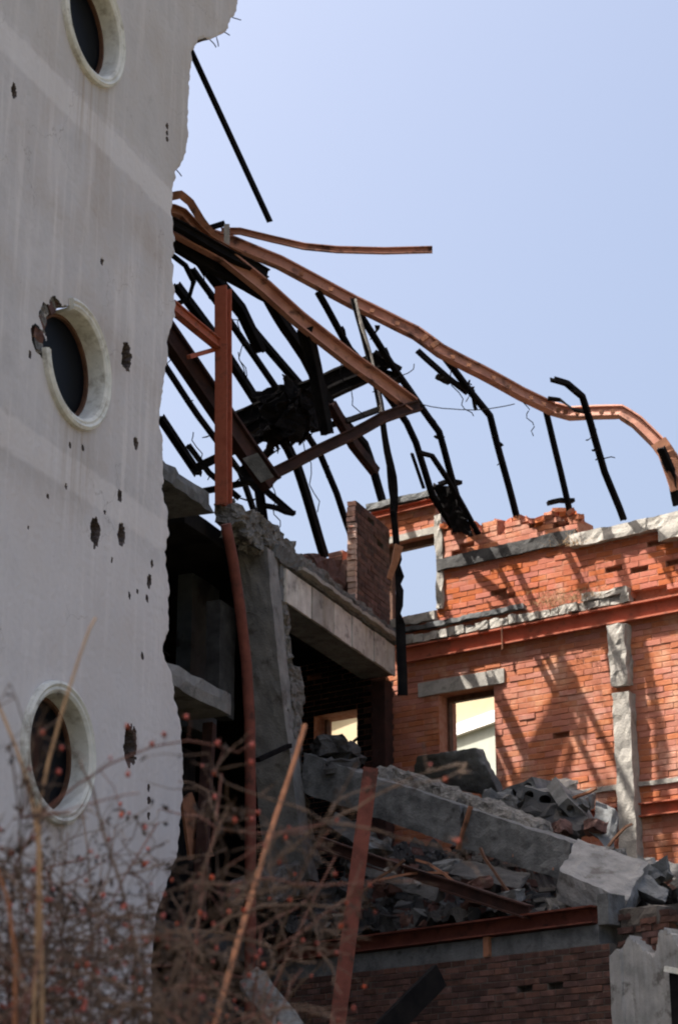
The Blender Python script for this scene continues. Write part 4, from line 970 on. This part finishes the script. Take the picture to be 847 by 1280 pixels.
# longer broken pieces in the heap
for k, (pts_, Y_, bk_, m_, lb) in enumerate([
    ([(432, 1085), (545, 1128), (548, 1112), (436, 1070)], [21.5, 20.5, 20.6, 21.6], Vector((.1, .35, .05)), 'concrete_dark', 'sooty concrete strip lying below the fallen beam'),
    ([(560, 1092), (650, 1112), (655, 1098), (566, 1080)], [20.9, 20.4, 20.6, 21.1], Vector((.1, .3, .1)), 'concrete_dark', 'grey slab strip lying flat under the end of the fallen beam'),
    ([(655, 1018), (722, 1040), (735, 1022), (668, 1002)], [22.2, 21.9, 22.2, 22.5], Vector((.02, .1, -.12)), 'concrete_dark', 'sooty flat slab tipped between hollow slabs and pale block'),
    ([(735, 1040), (758, 1060), (765, 1010), (745, 1000)], [21.9, 21.8, 22.2, 22.3], Vector((.1, .1, -.02)), 'concrete', 'narrow slab standing on edge beside the pier foot'),
    ([(405, 1030), (450, 1060), (470, 1040), (420, 1015)], [22.4, 22.0, 22.3, 22.7], Vector((.05, .12, -.1)), 'concrete_dark', 'flat dark slab tipped under the left end of the fallen beam'),
    ([(800, 1090), (856, 1100), (856, 1082), (805, 1074)], [21.6, 21.3, 21.6, 21.9], Vector((.1, .3, .05)), 'concrete_dark', 'sooty slab strip lying beyond the tipped block')]):
    piece('broken_slab', pts_, Y_, bk_, m_, lb, 'slab', n=(14, 3, 5), amp=.03, seed=k+60, edge=.04)
for k, (x0, y0, x1, y1, Y) in enumerate([(440, 1120, 505, 1075, 20.8), (520, 1075, 585, 1118, 20.6), (600, 1060, 640, 1120, 20.4), (690, 1010, 745, 985, 22.2), (650, 985, 712, 1000, 22.8), (470, 1100, 560, 1092, 20.9), (745, 1075, 790, 1030, 21.4)]):
    o = bar('rubble_bar', 'steel_rust' if k % 2 else 'wood_brown', None, [D(x0, y0, Y+.2), D((x0+x1)/2, (y0+y1)/2-3, Y+.1), D(x1, y1, Y)], B_prof(.03 + .03*(k % 2), .025), sub=3, wob=.05, seed=k)
    tag(o, ['thin dark lath sticking out below the fallen beam by the channel', 'rusty bent bar below the strap of the fallen beam', 'dark lath hanging down under the middle of the fallen beam', 'rusty bar pointing up over the hollow slabs', 'dark lath lying on the hollow slab by the leaning slab', 'rusty bar lying along the girder in the rubble', 'dark lath leaning beside the tipped pale block'][k], 'bar')
# steel beam lying under the fallen beam
o = bar('fallen_girder', 'steel_brown', None, [D(398, 1053, 21.9), D(530, 1098, 20.9), D(660, 1140, 19.9)], I_prof(.13, .14), sub=3, wob=.01)
tag(o, 'dark rusty girder lying slantwise in the rubble below the fallen beam', 'girder')
# leaning rusty channel
o = bar('leaning_channel', 'steel_dull', None, [D(463, 962, 19.2), D(444, 1110, 19.0), D(421, 1285, 18.8), D(380, 1560, 18.4)], C_prof(.15, .12), up=Vector((0, -1, 0)), sub=2)
tag(o, 'rusty red steel channel leaning upright in front of the fallen beam', 'channel')
# brown pipe in front of the column
pp = [W(282, 655, -.05), W(291, 700, -.06), W(300, 760, -.08), W(308, 830, -.09), W(312, 900, -.10), W(313, 1000, -.10), W(313, 1140, -.10), W(312, 1300, -.10), W(311, 1480, -.1)]
o = bar('drain_pipe', 'steel_dull', None, pp, O_prof(.062, 14), sub=3, up=A3)
for p_ in o.data.polygons: p_.use_smooth = len(p_.vertices) == 4
tag(o, 'bent reddish brown pipe running down beside the concrete column', 'pipe')
o = bar('charred_plank', 'black', None, [D(549, 1219, 17.5), D(520, 1248, 17.3), D(470, 1300, 17.0), D(330, 1440, 16.6)], B_prof(.05, .21), sub=2, wob=.01)
tag(o, 'black charred plank slanting in front of the lower brick wall', 'plank')
piece('fallen_post', [(295, 1225), (356, 1300), (385, 1285), (318, 1203)], [14.6, 14.0, 14.1, 14.7], Vector((.05, .3, -.05)), 'concrete', 'broken grey concrete post lying behind the rose bushes', 'post', n=(6, 4, 14), amp=.05)
# long tan stick
o = bar('leaning_stick', 'wood_tan', None, [D(381, 907, 9.0), D(352, 1000, 8.6), D(326, 1085, 8.2), D(296, 1180, 7.8), D(255, 1330, 7.2), D(205, 1560, 6.6)], O_prof(.013, 8), sub=2, wob=.008)
tag(o, 'straight tan stick leaning above the rose bushes', 'stick')

# ================================================================== BUILDING BEHIND (seen through the window openings)
bb = empty('cream_house', (2, 42, 0), 'cream rendered house with white band seen through the empty windows', 'house')
bax = Vector((math.sin(R(30)), -math.cos(R(30)), 0)); bn = Vector((bax.y, -bax.x, 0))
if bn.y > 0: bn = -bn
def hb(name, m, u0, u1, z0, z1, o0, o1):
    c = Vector((2, 42, 0))
    f_ = lambda u, z: c + bax*u + UP*z + bn*o0
    return block(name, m, bb, f_(u0, z0), f_(u1, z0), f_(u1, z1), f_(u0, z1), bn*(o1-o0))
zband = hitz(580, 905, 1).z
qq = hit(585, 902, Vector((2, 42)), Vector((bn.x, bn.y)))
zw = qq.z; print('band z', zw)
hb('wall', 'cream', -9, 9, zw, 12.6, 0, -8)
hb('lower_wall', 'grey_green', -9, 9, 0, zw-.25, 0, -8)
hb('white_band', 'white_trim', -9.1, 9.1, zw-.25, zw, .12, -8)
hb('cornice', 'white_trim', -9.2, 9.2, 12.6, 12.8, .25, -8.2)
hb('roof', 'tiles', -9.2, 9.2, 12.8, 12.95, .3, -8.2)
for k in range(-3, 4):
    if k == 0: continue
    hb('window', 'white_trim', k*2.6-.6, k*2.6+.6, 5.0, 6.8, .03, -.1); hb('pane', 'glass', k*2.6-.5, k*2.6+.5, 5.1, 6.7, .04, -.05)

# ================================================================== PLANTS
def tuft(name, base_, n, h, label, seed, spread=.25):
    rng = random.Random(seed); mb = MB()
    for k in range(n):
        p = base_ + Vector((rng.gauss(0, spread*.5), rng.gauss(0, spread*.3), 0)); d = Vector((rng.gauss(0, .5), rng.gauss(0, .5), 1)).normalized(); L = h*rng.uniform(.5, 1.1)
        pts = [p]
        for i in range(3): d = (d + Vector((rng.gauss(0, .25), rng.gauss(0, .25), -.25))).normalized(); pts.append(pts[-1] + d*L/3)
        mb.add(*sweep(pts, O_prof(.003, 3), taper=.4))
    o = mb.build(name, 'weed'); tag(o, label, 'weed', 'dry weeds on the ledges'); return o
tuft('dry_weed', Kp(ku(K(700, 762)), 8.95, .10), 130, .28, 'fuzzy dry weed growing on the ledge above the steel beam', 1, .45)
tuft('dry_weed', Kp(ku(K(735, 762)), 8.94, .10), 90, .22, 'smaller dry weed on the ledge directly above the concrete pier', 2, .4)
tuft('dry_weed', Kp(ku(K(725, 690)), 9.7, .10), 60, .22, 'dry weed hanging at the brick wall just under the pale coping', 3, .3)

def rose(name, root, n_stem, top_z, seed, label, lean=(0, 0), spread=.35, side=30, twigs=6, zmin=1.2):
    rng = random.Random(seed); e = empty(name, root, label, 'shrub', 'rose bushes below the facade')
    st = MB(); red = MB(); be = MB(); lf = MB()
    ico = bmesh.new(); bmesh.ops.create_icosphere(ico, subdivisions=1, radius=1); IV = [v.co.copy() for v in ico.verts]; IF = [tuple(v.index for v in f.verts) for f in ico.faces]; ico.free()
    def walk(p, d, L, n, r0, r1, jit, grav, mb, sides=5):
        pts = [p]
        for i in range(n):
            d = (d + Vector((rng.gauss(0, jit), rng.gauss(0, jit), rng.gauss(0, jit*.7) - grav))).normalized(); pts.append(pts[-1] + d*L/n)
        mb.add(*sweep(pts, O_prof(r0, sides), taper=r1/r0)); return pts, d
    def berry(p):
        r = rng.uniform(.005, .0085); be.add([p + Vector((v.x*r, v.y*r, v.z*r*1.25)) for v in IV], IF)
    def leaf(p):
        a = rng.uniform(.009, .021); d = Vector((rng.gauss(0, 1), rng.gauss(0, 1), rng.gauss(-.4, 1))).normalized(); s_ = d.orthogonal().normalized(); nn = d.cross(s_)
        lf.add([p, p + d*a + s_*a*.5 + nn*a*.25, p + d*a*2.0, p + d*a - s_*a*.5 + nn*a*.25, p + d*a], [(0, 1, 4), (1, 2, 4), (2, 3, 4), (3, 0, 4)])
    for s_ in range(n_stem):
        p = Vector(root) + Vector((rng.gauss(0, .12), rng.gauss(0, .15), 0))
        d = Vector((rng.gauss(lean[0], spread), rng.gauss(lean[1], spread*.6), 1)).normalized(); L = top_z*rng.uniform(.75, 1.1)
        pts, dd = walk(p, d, L, 14, .0075, .003, .06, .008, st if rng.random() < .7 else red)
        for i in range(side):
            k = rng.randint(6, 13); q = pts[k]
            if q.z < zmin: continue
            d2 = Vector((rng.gauss(0, 1), rng.gauss(0, .8), rng.gauss(.25, .5))).normalized()
            bp, bd = walk(q, d2, rng.uniform(.18, .55), 8, .004, .0018, .2, .03, red if rng.random() < .25 else st, 4)
            for j in range(twigs):
                q2 = bp[rng.randint(2, 8)]; d3 = (bd*.4 + Vector((rng.gauss(0, 1), rng.gauss(0, 1), rng.gauss(.1, .7)))).normalized()
                tp, _ = walk(q2, d3, rng.uniform(.06, .24), 4, .0022, .0012, .25, .02, st, 3)
                if rng.random() < .22: berry(tp[-1])
                for _k in range(rng.choice((0, 0, 1, 2, 4))): leaf(tp[rng.randint(1, 4)])
    o = st.build('stems', 'twig', e); o['kind'] = 'stuff'; o = red.build('young_stems', 'twig_red', e); o['kind'] = 'stuff'
    o = be.build('rose_hips', 'berry', e, True); o['kind'] = 'stuff'; o = lf.build('withered_leaves', 'leaf', e); o['kind'] = 'stuff'
rose('rose_bush', (-1.15, 6.4, 0), 13, 3.0, 1, 'brown leafless rose bush with dark withered leaves at the foot of the facade', spread=.12, zmin=1.5)
rose('rose_bush', (-.85, 6.9, 0), 12, 2.9, 2, 'twiggy rose bush with hips in front of the lowest oval window', spread=.13, zmin=1.5)
rose('rose_bush', (-.70, 7.3, 0), 9, 2.6, 3, 'rose bush with orange hips in front of the dark opening', spread=.09, zmin=1.5)
rose('rose_bush', (-.45, 7.6, 0), 4, 1.95, 14, 'low rose bush with hips below the leaning red channel', spread=.05, zmin=1.5)
rose('rose_bush', (-.92, 5.6, 0), 9, 2.3, 5, 'dense low rose bush of thin tangled twigs', spread=.14, zmin=1.4)
# long arching stems told apart one by one
def stem(name, pts, r, m, label, cat, tp=.5):
    o = bar(name, m, None, pts, O_prof(r, 7), sub=3, wob=.01, taper=tp)
    for p_ in o.data.polygons: p_.use_smooth = len(p_.vertices) == 4
    tag(o, label, cat); return o
stem('dry_stalk', [(-.95, 6.2, 0)] + [D(x, y, 6.2) for x, y in ((40, 1290), (48, 1120), (50, 1010), (62, 950), (82, 880), (104, 815), (120, 772))], .008, 'stalk', 'tall tan dry stalk crossing the lowest oval window', 'stalk', .45)
stem('dry_stalk', [(-1.0, 6.3, 0)] + [D(x, y, 6.2) for x, y in ((52, 1290), (50, 1060), (40, 990), (20, 930), (-4, 872), (-20, 830))], .008, 'stalk', 'tan dry stalk arching left beside the lowest oval window', 'stalk', .5)
stem('dry_stalk', [(-1.05, 6.0, 0)] + [D(x, y, 6.0) for x, y in ((16, 1290), (18, 1190), (8, 1120), (-6, 1080))], .009, 'wood_tan', 'short reddish tan stalk at the left end of the bushes', 'stalk', .6)
sp = [D(x, y, 6.5) for x, y in ((20, 1080), (60, 1010), (100, 980), (140, 955), (190, 935), (235, 927), (270, 933), (296, 941), (312, 930))]
o = stem('rose_cane', [(-.95, 6.5, 0)] + [D(10, 1180, 6.5)] + sp, .005, 'twig_red', 'long thin reddish rose cane arching across the facade with hips', 'cane', .4)
def hips(parent, pl_, Y, r=.0085):
    pv = [parent.matrix_basis @ v.co for v in parent.data.vertices]; ico = bmesh.new(); bmesh.ops.create_icosphere(ico, subdivisions=2, radius=1); IV = [v.co.copy() for v in ico.verts]; IF = [tuple(v.index for v in f.verts) for f in ico.faces]; ico.free()
    for x, y in pl_:
        p = D(x, y, Y); near = min(pv, key=lambda a: (a-p).length); mid = near.lerp(p, .5) + Vector((.01, 0, .02))
        bar('hip_stalk', 'twig_red', parent, [near, mid, p], O_prof(.0016, 4)); mb2 = MB(); mb2.add([p + Vector((v.x*r, v.y*r, v.z*r*1.2)) for v in IV], IF); mb2.build('rose_hip', 'berry', parent, True)
hips(o, [(233, 896), (272, 929), (315, 931), (205, 918), (190, 930), (268, 966), (159, 908), (152, 1019), (160, 968)], 6.48)
stem('rose_cane', [(-.9, 6.6, 0)] + [D(x, y, 6.6) for x, y in ((165, 1290), (168, 1180), (150, 1100), (130, 1040), (118, 985), (100, 950))], .008, 'twig', 'dark rose cane rising below the lowest oval window', 'cane', .4)
o = stem('rose_cane', [(-.7, 7.0, 0)] + [D(x, y, 7.0) for x, y in ((180, 1300), (230, 1190), (280, 1150), (330, 1132), (380, 1130), (430, 1135))], .009, 'twig', 'low rose cane bending right below the concrete column', 'cane', .4)
hips(o, [(286, 1140), (305, 1138), (325, 1190), (265, 1097), (245, 1110), (247, 1178), (320, 1196)], 6.98)
stem('rose_cane', [(-.7, 7.1, 0)] + [D(x, y, 7.1) for x, y in ((215, 1290), (240, 1180), (255, 1120), (262, 1085))], .007, 'twig', 'pale upright rose cane before the dark opening', 'cane', .5)
